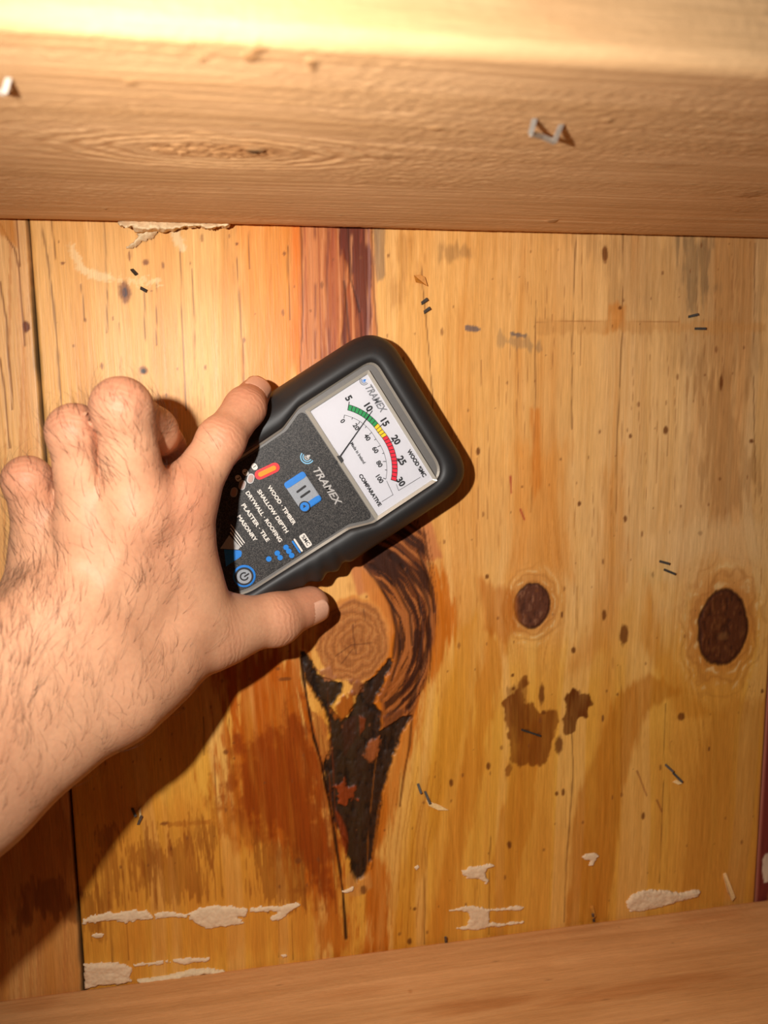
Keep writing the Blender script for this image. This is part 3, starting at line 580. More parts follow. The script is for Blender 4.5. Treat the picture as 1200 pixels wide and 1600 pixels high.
# outlines
CEN = (0.0, -8.0); ANG = np.linspace(0, 2 * math.pi, 360, endpoint=False)
boot_o = rounded([(-43.4, 67.6, 17.5), (43.9, 67.6, 17.5), (43.9, -14, 10), (43.5, -24, 6), (39, -34, 14), (36.5, -60, 12), (33, -84, 22), (-33, -84, 22), (-36, -60, 12), (-38.5, -34, 14), (-43, -24, 6), (-43.4, -14, 10)], 10)
plate_o = rounded([(-31.5, 54.5, 6), (31.5, 54.5, 9), (31.5, 14, 5), (27.6, 3, 7), (26.5, -50, 20), (20, -72, 16), (-20, -72, 16), (-26.5, -50, 20), (-27.6, 3, 7), (-31.5, 14, 5)], 8)
bo = radial(boot_o, CEN, ANG); po = radial(plate_o, CEN, ANG)
# grip ribs along the flanks
for i, th in enumerate(ANG):
    a_, b_ = bo[i]
    if -33 < b_ < -3 and abs(a_) > 30: 
        w = sstep(-3, -7, b_) * sstep(-33, -29, b_); bo[i, 0] -= math.copysign(1.9 * (0.5 - 0.5 * math.cos((b_ + 3) / 9.3 * 2 * math.pi)) * w, a_)
rings = [(0.0, 34.5), (0.0, 37.3), (0.06, 38.3), (0.18, 38.9), (0.34, 38.7), (0.50, 37.6), (0.62, 36.0), (0.70, 34.6), (0.78, 33.4), (0.87, 31.6), (0.94, 28.8), (0.985, 24.8), (1.0, 20.0), (0.995, 15), (0.97, 11.6), (0.93, 10.7), (0.86, 10.3)]
V = []; n = len(ANG)
for t, h in rings:
    o = po * (1 - t) + bo * t; V += [(p[0], p[1], h) for p in o]
F = [(k * n + i, (k + 1) * n + i, (k + 1) * n + (i + 1) % n, k * n + (i + 1) % n) for k in range(len(rings) - 1) for i in range(n)]
link('rubber_boot', np_mesh('rubber_boot', V, F), M['rubber'], meter)
plate = slab('face_plate', [tuple(p) for p in po[::2]], 30, 36.0, M['plate'], meter)
band('edge_strip', [tuple(p) for p in po], [tuple(np.array(CEN) + (p - np.array(CEN)) * (1 - 1.1 / np.linalg.norm(p - np.array(CEN)))) for p in po], 35.0, 37.0, M['trim'], meter, 36.4)
panel_o = rounded([(-30.0, 15.2, 3), (-25.5, 4.0, 6), (-24.6, -50, 20), (-18, -70.4, 15), (18, -70.4, 15), (24.6, -50, 20), (25.5, 4.0, 6), (30.0, 15.2, 3)], 8)
panel = slab('control_panel', panel_o, 35.8, 36.35, M['panel'], meter); panel['label'] = 'dark speckled control panel'
ZP = 36.4
# dial window
c4 = [k1(575, 258), k1(945, 828), k1(622, 1048), k1(258, 475)]
wl = (c4[0][0] + c4[3][0]) / 2; wr = (c4[1][0] + c4[2][0]) / 2; wt = (c4[0][1] + c4[1][1]) / 2; wb = (c4[2][1] + c4[3][1]) / 2
fo = box_outline(wl, wb, wr, wt, .8); fi = box_outline(wl + 1.4, wb + 1.9, wr - 1.4, wt - 1.4, .5)
band('dial_frame', fo, fi, 35.4, 38.0, M['frame'], meter, 37.2)
card = slab('dial_card', box_outline(wl + .8, wb + 1, wr - .8, wt - .8, .4), 35.4, 36.3, M['card'], meter); card['label'] = 'white dial card with coloured scale'
slab('dial_glass', box_outline(wl + 1.3, wb + 1.8, wr - 1.3, wt - 1.3, .4), 37.05, 37.3, M['clear'], meter)
ZC = 36.32
# scale: arcs measured about the needle pivot
pv = np.array(k1(428, 742)); 
def pol(x, y): p = np.array(k1(x, y)) - pv; return math.hypot(*p), math.atan2(p[1], p[0])
r5, t5 = pol(480, 455); r30, t30 = pol(716, 835); rmid, tmid = pol(628, 556); r_in = np.mean([pol(460, 495)[0], pol(566, 552)[0], pol(652, 664)[0], pol(676, 828)[0]])
def rr_(q): return np.interp(q, [0, .45, 1], [r5, rmid, r30])
def seg(q0, q1, ri, ro, nn=3):
    qs = np.linspace(q0, q1, nn); pts = []
    for q in qs: t = t5 + (t30 - t5) * q; pts.append((pv[0] + (rr_(q) + ro) * math.cos(t), pv[1] + (rr_(q) + ro) * math.sin(t)))
    for q in qs[::-1]: t = t5 + (t30 - t5) * q; pts.append((pv[0] + (rr_(q) + ri) * math.cos(t), pv[1] + (rr_(q) + ri) * math.sin(t)))
    return pts
slab('scale_backing', seg(-0.004, 1.004, -1.35, 1.35, 30), ZC - .02, ZC + .03, M['ink'], card)
for i in range(25):
    mt_ = M['green'] if i < 9 else M['yellow'] if i < 13 else M['red']
    slab('scale_segment', seg((i + .10) / 25, (i + .90) / 25, -1.12, 1.12), ZC, ZC + .06, mt_, card)
for k, (x, y, s) in enumerate(((481, 408, '5'), (582, 452, '10'), (668, 530, '15'), (727, 625, '20'), (757, 733, '25'), (752, 843, '30'))):
    q = k / 5; text('numeral', s, *k1(x, y), ZC + .04, 4.2, M['ink'], card, bold=.17)
    slab('tick_mark', seg(q - .004, q + .004, 0.9, 2.6, 2), ZC, ZC + .07, M['ink'], card)
# comparative scale
q0, q1 = pol(460, 495), pol(676, 828)
def rin(q): return np.interp(q, [0, .5, 1], [q0[0], pol(610, 600)[0], q1[0]])
def iseg(qa, qb, d0, d1, nn):
    qs = np.linspace(qa, qb, nn); f = lambda q, d: (pv[0] + (rin(q) + d) * math.cos(q0[1] + (q1[1] - q0[1]) * q), pv[1] + (rin(q) + d) * math.sin(q0[1] + (q1[1] - q0[1]) * q))
    return [f(q, d0) for q in qs] + [f(q, d1) for q in qs[::-1]]
slab('scale_arc', iseg(0, 1, -.09, .09, 24), ZC, ZC + .05, M['ink'], card)
for i in range(11): slab('tick_mark', iseg(i / 10 - .004, i / 10 + .004, -1.5 if i % 2 == 0 else -.9, 0, 2), ZC, ZC + .05, M['ink'], card)
for x, y, s in ((450, 527, '0'), (520, 557, '20'), (578, 612, '40'), (620, 677, '60'), (641, 750, '80'), (641, 826, '100')): text('numeral', s, *k1(x, y), ZC + .04, 3.0, M['ink'], card, bold=.10)
def along(p, q): a = np.array(k1(*p)); b_ = np.array(k1(*q)); return (a + b_) / 2, np.linalg.norm(b_ - a)
for s, p, q, sz, mt_, sh, bd in (('WOOD %MC', (787, 682), (884, 812), 2.6, 'ink', 0, .13), ('COMPARATIVE', (538, 806), (648, 966), 2.4, 'ink', 0, .11), ('Made in Ireland', (495, 640), (565, 745), 2.0, 'ink', 0, .05), ('TRAMEX', (577, 338), (662, 474), 4.6, 'greyink', .28, .10)):
    cc, w = along(p, q); text('lettering', s, cc[0], cc[1], ZC + .04, sz, M[mt_], card, shear=sh, bold=bd, width=w)
for p, q in (((730, 855), (742, 888)), ((742, 888), (856, 818)), ((680, 838), (713, 910)), ((713, 910), (655, 946))): slab('leader_line', capsule(k1(*p), k1(*q), .1, 3), ZC, ZC + .05, M['ink'], card)
def swirl(x, y, r, z, mats, parent, conv):
    c = np.array(conv(x, y))
    for k, (f, w) in enumerate(((1.0, .16), (.68, .15), (.40, .14))):
        R_ = r * f; pts_o = []; pts_i = []
        for t in np.linspace(math.radians(200), math.radians(385), 14): pts_o.append((c[0] + R_ * math.cos(t), c[1] + R_ * math.sin(t))); pts_i.append((c[0] + (R_ - w * r) * math.cos(t), c[1] + (R_ - w * r) * math.sin(t)))
        slab('logo_arc', pts_o + pts_i[::-1], z, z + .05, mats[min(k, len(mats) - 1)], parent)
    drop = [(c[0] + r * .24 * math.sin(t) * (1 if math.cos(t) < 0 else 1 - .55 * math.cos(t)), c[1] + r * .12 + r * .32 * math.cos(t) * (1.25 if math.cos(t) > 0 else .8)) for t in np.linspace(0, 2 * math.pi, 16, endpoint=False)]
    slab('logo_drop', drop, z, z + .06, mats[-1], parent)
swirl(562, 316, 2.1, ZC, [M['greyink'], M['greyink'], M['blue']], card, k1)
# needle with its pivot notch in the frame
tip = np.array(k1(604, 472)); piv = np.array(k1(424, 728)); nd = _n(tip - piv); ns = np.array([-nd[1], nd[0]])
slab('needle', [tuple(piv - nd * 2.2 + ns * .33), tuple(piv - nd * 2.2 - ns * .33), tuple(tip - ns * .13), tuple(tip + ns * .13)], 36.7, 36.95, M['ink'], meter)
slab('needle_pivot', rounded([(piv[0] - 2.2, wb + .3, .4), (piv[0] + 2.6, wb + .3, .4), (piv[0] + 1.4, wb + 2.5, .5), (piv[0] - 1.0, wb + 2.5, .5)], 4), 36.2, 37.6, M['rubber'], meter)
# panel print
def along2(p, q): a = np.array(k2(*p)); b_ = np.array(k2(*q)); return (a + b_) / 2, np.linalg.norm(b_ - a)
for s, p, q, sz in (('WOOD · TIMBER', (492, 500), (706, 792), 2.45), ('SHALLOW DEPTH', (415, 532), (646, 856), 2.45), ('DRYWALL · ROOFING', (322, 546), (600, 926), 2.45), ('PLASTER · TILE', (290, 642), (500, 922), 2.45), ('MASONRY', (256, 730), (402, 920), 2.45)):
    cc, w = along2(p, q); text('lettering', s, cc[0], cc[1], ZP, sz, M['white'], panel, bold=.075, width=w)
cc, w = along2((850, 350), (1045, 628)); text('lettering', 'TRAMEX', cc[0], cc[1], ZP, 4.6, M['silver'], panel, shear=.28, bold=.10, width=w)
swirl(800, 270, 3.2, ZP - .03, [M['lightblue'], M['lightblue'], M['silver']], panel, k2)
# pause key
pc = np.array(k2(765, 540)); pw, ph = 15.6, 10.6
key = slab('pause_button', box_outline(pc[0] - pw / 2, pc[1] - ph / 2, pc[0] + pw / 2, pc[1] + ph / 2, 1.6), 36.2, 37.3, M['button'], meter, .35); key['label'] = 'grey key with blue ends'
slab('blue_end', box_outline(pc[0] - pw / 2 - .1, pc[1] - ph / 2 - .1, pc[0] - pw / 2 + 3.2, pc[1] + ph / 2 + .1, 1.5), 36.2, 37.6, M['blue'], key, .4)
slab('blue_end', box_outline(pc[0] + pw / 2 - 3.2, pc[1] - ph / 2 - .1, pc[0] + pw / 2 + .1, pc[1] + ph / 2 + .1, 1.5), 36.2, 37.6, M['blue'], key, .4)
for p, q in (((722, 540), (782, 496)), ((752, 580), (815, 536))): slab('pause_bar', capsule(k2(*p), k2(*q), .5), 37.3, 37.45, M['ink'], key)
sc = np.array(k2(778, 655)); slab('sound_icon', disc(sc[0], sc[1], 2.6), 37.0, 37.7, M['ink'], key); slab('sound_icon', disc(sc[0], sc[1], 2.1), 37.0, 37.78, M['blue'], key)
slab('sound_icon', [(sc[0] - .9, sc[1] - .35), (sc[0] - .4, sc[1] - .35), (sc[0] + .2, sc[1] - .9), (sc[0] + .2, sc[1] + .9), (sc[0] - .4, sc[1] + .35), (sc[0] - .9, sc[1] + .35)], 37.7, 37.84, M['ink'], key)
# power key
qc = np.array(k2(308, 1198)); pk = slab('power_button', disc(*qc, 5.1, 40), 36.2, 37.2, M['blue'], meter, .4); pk['label'] = 'round blue-ringed power button'
slab('key_groove', disc(*qc, 4.2, 36), 36.8, 37.25, M['ink'], pk); slab('key_cap', disc(*qc, 3.6, 36), 36.8, 37.5, M['button'], pk, .3)
pts_o = [(qc[0] + 2.0 * math.sin(t), qc[1] + 2.0 * math.cos(t)) for t in np.linspace(.75, 2 * math.pi - .55, 22)]; pts_i = [(qc[0] + 1.35 * math.sin(t), qc[1] + 1.35 * math.cos(t)) for t in np.linspace(.75, 2 * math.pi - .55, 22)]
slab('power_symbol', pts_o + pts_i[::-1], 37.5, 37.6, M['ink'], pk); slab('power_symbol', capsule((qc[0] + .1, qc[1] + .2), (qc[0] + .1, qc[1] + 2.3), .33), 37.5, 37.6, M['ink'], pk)
# indicator lamps
for k, (x, y) in enumerate(((485, 378), (358, 438), (292, 488), (228, 545))):
    c = np.array(k2(x, y))
    if k == 0:
        p, q = np.array(k2(428, 408)), np.array(k2(546, 352)); mid = (p + q) / 2 + np.array([0.1, -.5])
        g = slab('indicator_lamp', capsule(p, q, 2.15, 8), 36.3, 36.6, M['lithalo'], meter); g['label'] = 'lit indicator lamp with an added red glow around it'  # wide emissive capsule imitates the red glow spreading round the lit core
        slab('lit_core', capsule(p + (q - p) * .06, q - (q - p) * .06, 1.05, 8), 36.5, 37.2, M['lit'], g)
    else:
        g = slab('indicator_lamp', capsule(c + np.array([-.5, .55]), c + np.array([.5, -.55]), 1.75, 8), 36.3, 36.5, M['ink'], meter); slab('lamp_rim', capsule(c + np.array([-.5, .55]), c + np.array([.5, -.55]), 1.55, 8), 36.3, 36.56, M['silver'], g); slab('lens', capsule(c + np.array([-.5, .55]), c + np.array([.5, -.55]), 1.05, 8), 36.4, 36.9, M['lens'], g)
for s, x, y in (('1', 388, 345), ('2', 318, 390), ('3', 262, 436)):
    c = np.array(k2(x, y)); tb_ = slab('number_tab', capsule(c + np.array([-.35, 0]), c + np.array([.35, 0]), 1.25), 36.35, 36.42, M['white'], panel); text('numeral', s, c[0], c[1], 36.45, 2.2, M['ink'], panel, bold=.05)
# printed marks low on the panel
for x, y in ((500, 1066), (588, 1055), (566, 1020), (678, 1038), (656, 1005), (634, 975)):
    c = k2(x, y); slab('level_dot', disc(*c, 1.45), ZP - .03, ZP + .03, M['ink'], panel); slab('level_dot', disc(*c, 1.25), ZP - .02, ZP + .05 + (1100 - y) * .00005, M['blue'], panel)
slab('level_bar', capsule(k2(686, 930), k2(742, 1012), .42), ZP - .02, ZP + .04, M['blue'], panel); slab('level_bar', capsule(k2(700, 914), k2(758, 1002), .42), ZP - .02, ZP + .05, M['white'], panel)
cc, w = along2((752, 878), (822, 966)); slab('unit_badge', box_outline(cc[0] - 3.4, cc[1] - 1.55, cc[0] + 3.4, cc[1] + 1.55, .9), ZP - .02, ZP + .03, M['white'], panel); text('lettering', '%MC', cc[0], cc[1], ZP + .07, 2.5, M['ink'], panel, bold=.04, width=5.2)
slab('printed_wedge', [k2(190, 880), k2(278, 972), k2(262, 992), k2(120, 985)], ZP - .02, ZP + .04, M['silver'], panel); slab('printed_wedge', rounded([(*k2(150, 990), 0), (*k2(292, 1000), 1.2), (*k2(285, 1045), 1), (*k2(165, 1125), 0)], 4), ZP - .02, ZP + .05, M['blue'], panel)
for i in range(3): slab('printed_line', capsule(k2(200 + i * 2, 858 - i * 30), k2(284 + i * 13, 968 - i * 14), .22, 3), ZP - .02, ZP + .04, M['white'], panel)

# ------------------------------------------------------------------ the hand and forearm
def J(u, v, h): return at(u, v, h)
idx_ = [J(283, 788, 60), J(346, 688, 48), J(383, 637, 34), J(397, 616, 22)]
mid_ = [J(214, 802, 71), J(190, 638, 83), J(238, 674, 58), J(262, 698, 33)]
rin_ = [J(146, 826, 69), J(118, 676, 77), J(158, 716, 56), J(190, 738, 31)]
pin_ = [J(76, 866, 62), J(44, 752, 68), J(88, 797, 50), J(122, 820, 30)]
car = [J(166, 1012, 67), J(132, 1012, 72), J(96, 1008, 73), J(44, 1000, 70)]
wrR, wrU = J(178, 1072, 70), J(96, 975, 78)
foR, foU = J(-64, 1232, 106), J(-140, 1130, 112)
exR, exU = foR + (foR - wrR) * 1.9, foU + (foU - wrU) * 1.9
cmc, tmc, tip_, ttip = J(236, 1036, 58), J(335, 986, 41), J(430, 967, 29), J(484, 946, 18)
palm = [  # capsule start, end, radii, blend
    (idx_[0], car[0], 12.6, 15), (mid_[0], car[1], 12.8, 15), (rin_[0], car[2], 12.2, 15), (pin_[0], car[3], 12.0, 16),
    (car[0], wrR, 15, 19), (car[3], wrU, 14.5, 18), (wrR, foR, 19.5, 24), (wrU, foU, 18.5, 24), (foR, exR, 24, 33), (foU, exU, 24, 33),
    (car[1], (wrR + wrU) / 2, 16, 19), ((wrR + wrU) / 2, (foR + foU) / 2, 19.5, 26), ((foR + foU) / 2, (exR + exU) / 2, 26, 35),
    (cmc, tmc, 16, 14.4), (cmc, car[0], 16, 15), (cmc, wrR, 16, 19),
    (J(292, 850, 58), J(322, 950, 49), 8.5, 9.5), (J(275, 840, 60), J(290, 960, 54), 11, 13), (J(200, 900, 58), J(240, 970, 56), 16, 16)]
fingers = [
    [(idx_[0], idx_[1], 11.6, 9.0), (idx_[1], idx_[2], 9.0, 8.5), (idx_[2], idx_[3], 8.5, 7.2)],
    [(mid_[0], mid_[1], 13.2, 10.0), (mid_[1], mid_[2], 10.1, 9.2), (mid_[2], mid_[3], 9.6, 8.0)],
    [(rin_[0], rin_[1], 12.4, 9.3), (rin_[1], rin_[2], 9.4, 8.6), (rin_[2], rin_[3], 9.2, 7.6)],
    [(pin_[0], pin_[1], 11.8, 8.3), (pin_[1], pin_[2], 8.3, 7.6), (pin_[2], pin_[3], 8.2, 7.0)],
    [(tmc, tip_, 14.0, 11.5), (tip_, ttip, 11.5, 9.2)]]
def cap(P, a, b, r0, r1):
    ba = (b - a).astype(np.float32); pa = P - a.astype(np.float32)
    t = np.clip((pa @ ba) / (ba @ ba), 0, 1); q = pa - t[..., None] * ba
    return np.sqrt(np.einsum('...i,...i->...', q, q)) - (r0 + (r1 - r0) * t)
def smin(a, b, k):
    h = np.maximum(k - np.abs(a - b), 0) / k; return np.minimum(a, b) - h * h * k * 0.25
TOCAM = np.array([0., -1., 0.])
# knuckle pads, tendons and nail-side padding added on top of the bones
def bump_at(p, off, r): return (p + off, r)
knobs = [(idx_[0] + np.array([-1, -3.0, 2]), 11.6), (mid_[0] + np.array([0, -3.4, 1]), 11.6), (rin_[0] + np.array([0, -2.6, 1]), 11.0), (pin_[0] + np.array([0, -2.2, 1]), 10.2),
         (mid_[1] + np.array([0, -.6, .3]), 9.6), (rin_[1] + np.array([0, -.6, .3]), 8.9), (pin_[1] + np.array([0, -.5, .3]), 7.9), (idx_[1] + np.array([-.3, -.7, .3]), 8.7), (tip_ + np.array([.4, -.5, -.6]), 10.9), (tmc + np.array([0, -1.5, -1]), 13.8)]
def sdf(P):
    d = None
    for a, b, r0, r1 in palm:
        c = cap(P, a, b, r0, r1); d = c if d is None else smin(d, c, 10.0)
    for (a, r) in knobs[:4]: d = smin(d, np.sqrt(((P - a.astype(np.float32)) ** 2).sum(-1)) - r, 7.0)
    res = d; fl = []
    for fi, fs in enumerate(fingers):
        f = None
        for a, b, r0, r1 in fs:
            c = cap(P, a, b, r0, r1); f = c if f is None else smin(f, c, 3.5)
        kn = {0: 7, 1: 4, 2: 5, 3: 6, 4: 8}[fi]; f = smin(f, np.sqrt(((P - knobs[kn][0].astype(np.float32)) ** 2).sum(-1)) - knobs[kn][1], 4.0)
        fl.append(f); e = smin(d, f, 7.0 if fi < 4 else 11.0); res = smin(res, e, 1.0)
    for i, j, A, B in ((1, 2, mid_, rin_), (2, 3, rin_, pin_), (0, 1, idx_, mid_)):   # clefts where neighbouring fingers touch
        a0 = (A[0] + B[0]) / 2; ax = (A[1] + B[1]) / 2 - a0; t = ((P - a0.astype(np.float32)) @ ax.astype(np.float32)) / float(ax @ ax)
        res = res + 1.7 * np.exp(-((fl[i] - fl[j]) / 1.7) ** 2) * sstep(.34, .6, t) * np.clip(1 - np.maximum(fl[i], fl[j]) / 4, 0, 1)
    return res
def surface_nets(lo, hi, h):
    nx, ny, nz = [int(math.ceil((hi[i] - lo[i]) / h)) + 1 for i in range(3)]
    G = np.empty((nx, ny, nz), np.float32); ys = (lo[1] + np.arange(ny) * h).astype(np.float32); zs_ = (lo[2] + np.arange(nz) * h).astype(np.float32)
    YY, ZZ = np.meshgrid(ys, zs_, indexing='ij'); step = 24
    for i0 in range(0, nx, step):
        xs_ = (lo[0] + np.arange(i0, min(nx, i0 + step)) * h).astype(np.float32)
        P = np.empty((len(xs_), ny, nz, 3), np.float32); P[..., 0] = xs_[:, None, None]; P[..., 1] = YY; P[..., 2] = ZZ; G[i0:i0 + step] = sdf(P)
    S = G < 0; cnt = np.zeros((nx - 1, ny - 1, nz - 1), np.int8)
    for dx in (0, 1):
        for dy in (0, 1):
            for dz in (0, 1): cnt += S[dx:nx - 1 + dx, dy:ny - 1 + dy, dz:nz - 1 + dz]
    act = (cnt > 0) & (cnt < 8); ids = -np.ones(act.shape, np.int64); cells = np.argwhere(act); ids[act] = np.arange(len(cells))
    acc = np.zeros((len(cells), 3)); num = np.zeros(len(cells))
    offs = [(a, b, c) for a in (0, 1) for b in (0, 1) for c in (0, 1)]
    for A in offs:
        for ax in range(3):
            if A[ax]: continue
            B = list(A); B[ax] = 1
            ga = G[cells[:, 0] + A[0], cells[:, 1] + A[1], cells[:, 2] + A[2]]; gb = G[cells[:, 0] + B[0], cells[:, 1] + B[1], cells[:, 2] + B[2]]
            mk = (ga < 0) != (gb < 0); t = np.where(mk, ga / np.where(ga - gb == 0, 1, ga - gb), 0); p = np.array(A, float)[None, :] + t[:, None] * (np.array(B) - np.array(A))[None, :]
            acc[mk] += p[mk]; num[mk] += 1
    V = np.array(lo) + (cells + acc / num[:, None]) * h; quads = []
    for ax in range(3):
        o1, o2 = [(1, 2), (2, 0), (0, 1)][ax]
        sl0 = [slice(None)] * 3; sl1 = [slice(None)] * 3; sl0[ax] = slice(0, -1); sl1[ax] = slice(1, None)
        ch = S[tuple(sl0)] != S[tuple(sl1)]; e = np.argwhere(ch); e = e[(e[:, o1] > 0) & (e[:, o2] > 0) & (e[:, o1] < S.shape[o1] - 1) & (e[:, o2] < S.shape[o2] - 1)]
        ins = S[e[:, 0], e[:, 1], e[:, 2]]
        def cid(d1, d2): q = e.copy(); q[:, o1] += d1; q[:, o2] += d2; return ids[q[:, 0], q[:, 1], q[:, 2]]
        Q = np.stack([cid(-1, -1), cid(0, -1), cid(0, 0), cid(-1, 0)], -1); Q[~ins] = Q[~ins][:, ::-1]; quads.append(Q)
    return V, np.concatenate(quads)
allp = np.array([p for c in palm for p in c[:2]] + [p for fs in fingers for c in fs for p in c[:2]])
lo3, hi3 = allp.min(0) - 40, allp.max(0) + 40
# split the grid finely round the hand only: forearm beyond the wrist is long and plain
HV, HQ = surface_nets(lo3, hi3, 1.75)
def grad(P, e=0.4):
    g = np.stack([sdf((P + np.eye(3)[i] * e).astype(np.float32)) - sdf((P - np.eye(3)[i] * e).astype(np.float32)) for i in range(3)], -1) / (2 * e); return g
for _ in range(2):
    g = grad(HV); gl = np.linalg.norm(g, axis=1, keepdims=True); HV = HV - g / np.maximum(gl, .3) ** 2 * sdf(HV.astype(np.float32))[:, None]
HN = grad(HV); HN /= np.linalg.norm(HN, axis=1, keepdims=True)
# soft anatomy: tendons over the back of the hand, a few veins, crease folds at the joints
def seg_par(P, a, b): ba = b - a; t = ((P - a) @ ba) / (ba @ ba); return t, np.linalg.norm(P - a - np.clip(t, 0, 1)[:, None] * ba, axis=1)
dorsal = np.clip(-HN[:, 1], 0, 1)
disp = np.zeros(len(HV)); fold = np.zeros(len(HV)); foldt = np.zeros(len(HV))
for a, b, am in ((idx_[0], car[0], .7), (mid_[0], car[1], .8), (rin_[0], car[2], .7), (pin_[0], car[3], .5)):
    a2 = a + np.array([0, -12.5, 0]); b2 = b + np.array([0, -14, 0]); t, dd = seg_par(HV, a2, b2); disp += am * np.exp(-(dd / 4.2) ** 2) * sstep(1.0, .6, t) * dorsal
for pts in ([J(300, 850, 72), J(250, 930, 76), J(230, 1010, 78)], [J(180, 880, 84), J(150, 960, 88), J(170, 1040, 88)], [J(100, 900, 82), J(80, 980, 86), J(20, 1080, 96)]):
    for a, b in zip(pts, pts[1:]): t, dd = seg_par(HV, a, b); disp += .35 * np.exp(-(dd / 3.0) ** 2) * dorsal
for jn, prev, nxt, rad in ((idx_[1], idx_[0], idx_[2], 10.7), (mid_[1], mid_[0], mid_[2], 11.5), (rin_[1], rin_[0], rin_[2], 10.8), (pin_[1], pin_[0], pin_[2], 9.4), (idx_[2], idx_[1], idx_[3], 9.4), (tip_, tmc, ttip, 11.8), (tmc, cmc, tip_, 14.2)):
    ax = _n(nxt - prev); tt = (HV - jn) @ ax; dd = np.linalg.norm(HV - jn, axis=1); w = np.exp(-(tt / 6.0) ** 2) * sstep(rad * 1.75, rad * 1.05, dd) * dorsal; fold = np.maximum(fold, w); foldt = np.where(w > .03, tt, foldt)
HV = HV + HN * disp[:, None]
# skin pigment: ruddier over the knuckles and finger ends, browner forearm
X_, Y_, Z_ = HV.T; n1 = fbm(X_ * .05 + Y_ * .04, Z_ * .05 - Y_ * .03, 201, 4); n2 = fbm(X_ * .3, Z_ * .3 + Y_ * .2, 205, 3)
SC = np.zeros((len(HV), 3)); SC[...] = lin((206, 152, 116)); red = np.zeros(len(HV))
for p, r, a in ((idx_[0] + np.array([0, -12, 0]), 20, .6), (idx_[1], 16, .4), (idx_[3], 18, .75), (idx_[2], 15, .6), (mid_[1] + np.array([0, -8, 5]), 15, .4), (rin_[1] + np.array([0, -8, 5]), 15, .4), (pin_[1] + np.array([0, -8, 4]), 14, .4), (ttip, 20, .6), (mid_[0], 18, .25), (tip_, 14, .3)):
    red = np.maximum(red, a * np.exp(-(np.linalg.norm(HV - p, axis=1) / r) ** 2))
SC = SC * (1 - red[:, None]) + lin((204, 130, 98)) * red[:, None]
SC = SC * (1 + (n1 - .5)[:, None] * np.array([.16, .28, .32])) * (1 + (n2 - .5)[:, None] * np.array([.06, .12, .14]))
for v_, r_ in ((fold, 1),): SC = SC * (1 - (v_ * .10)[:, None] * np.array([.5, 1, 1]))
mt, nt, b = new_mat('skin'); L_ = nt.links.new
at_ = nt.nodes.new('ShaderNodeAttribute'); at_.attribute_name = 'Col'; tc = nt.nodes.new('ShaderNodeTexCoord')
nz = nt.nodes.new('ShaderNodeTexNoise'); nz.inputs['Scale'].default_value = 620; nz.inputs['Detail'].default_value = 5; L_(tc.outputs['Object'], nz.inputs['Vector'])
vo = nt.nodes.new('ShaderNodeTexVoronoi'); vo.inputs['Scale'].default_value = 900; L_(tc.outputs['Object'], vo.inputs['Vector'])
mr = nt.nodes.new('ShaderNodeMapRange'); mr.inputs[1].default_value = .3; mr.inputs[2].default_value = .7; mr.inputs[3].default_value = .93; mr.inputs[4].default_value = 1.04; L_(nz.outputs['Fac'], mr.inputs[0])
vm = nt.nodes.new('ShaderNodeVectorMath'); vm.operation = 'SCALE'; L_(at_.outputs['Color'], vm.inputs[0]); L_(mr.outputs[0], vm.inputs['Scale']); L_(vm.outputs[0], b.inputs['Base Color'])
b.inputs['Roughness'].default_value = 0.55; b.inputs['Specular IOR Level'].default_value = 0.32; b.inputs['Subsurface Weight'].default_value = 0.22; b.inputs['Subsurface Radius'].default_value = (1.0, .38, .22); b.inputs['Subsurface Scale'].default_value = 0.0035
# relief: pores plus transverse folds over the joints
ft = nt.nodes.new('ShaderNodeAttribute'); ft.attribute_name = 'FoldT'; fw_ = nt.nodes.new('ShaderNodeAttribute'); fw_.attribute_name = 'Fold'
nz2 = nt.nodes.new('ShaderNodeTexNoise'); nz2.inputs['Scale'].default_value = 160; nz2.inputs['Detail'].default_value = 2; L_(tc.outputs['Object'], nz2.inputs['Vector'])
ma = nt.nodes.new('ShaderNodeMath'); ma.operation = 'MULTIPLY_ADD'; ma.inputs[1].default_value = 6.0; L_(nz2.outputs['Fac'], ma.inputs[0]); L_(ft.outputs['Fac'], ma.inputs[2])
mf = nt.nodes.new('ShaderNodeMath'); mf.operation = 'MULTIPLY'; mf.inputs[1].default_value = 2.6; L_(ma.outputs[0], mf.inputs[0])
si = nt.nodes.new('ShaderNodeMath'); si.operation = 'SINE'; L_(mf.outputs[0], si.inputs[0])
m2 = nt.nodes.new('ShaderNodeMath'); m2.operation = 'MULTIPLY'; L_(si.outputs[0], m2.inputs[0]); L_(fw_.outputs['Fac'], m2.inputs[1])
a1 = nt.nodes.new('ShaderNodeMath'); a1.operation = 'MULTIPLY_ADD'; a1.inputs[1].default_value = .35; L_(vo.outputs['Distance'], a1.inputs[0]); L_(nz.outputs['Fac'], a1.inputs[2])
a2_ = nt.nodes.new('ShaderNodeMath'); a2_.operation = 'MULTIPLY_ADD'; a2_.inputs[1].default_value = .85; L_(m2.outputs[0], a2_.inputs[0]); L_(a1.outputs[0], a2_.inputs[2])
bp = nt.nodes.new('ShaderNodeBump'); bp.inputs['Strength'].default_value = .30; bp.inputs['Distance'].default_value = .00028; L_(a2_.outputs[0], bp.inputs['Height']); L_(bp.outputs['Normal'], b.inputs['Normal']); M['skin'] = mt
person = link('person', np_mesh('person', HV, HQ, SC, {'Fold': fold, 'FoldT': foldt}), M['skin'])
tag(person, 'bare hairy left hand and forearm reaching in from the lower left, gripping the meter', 'person')
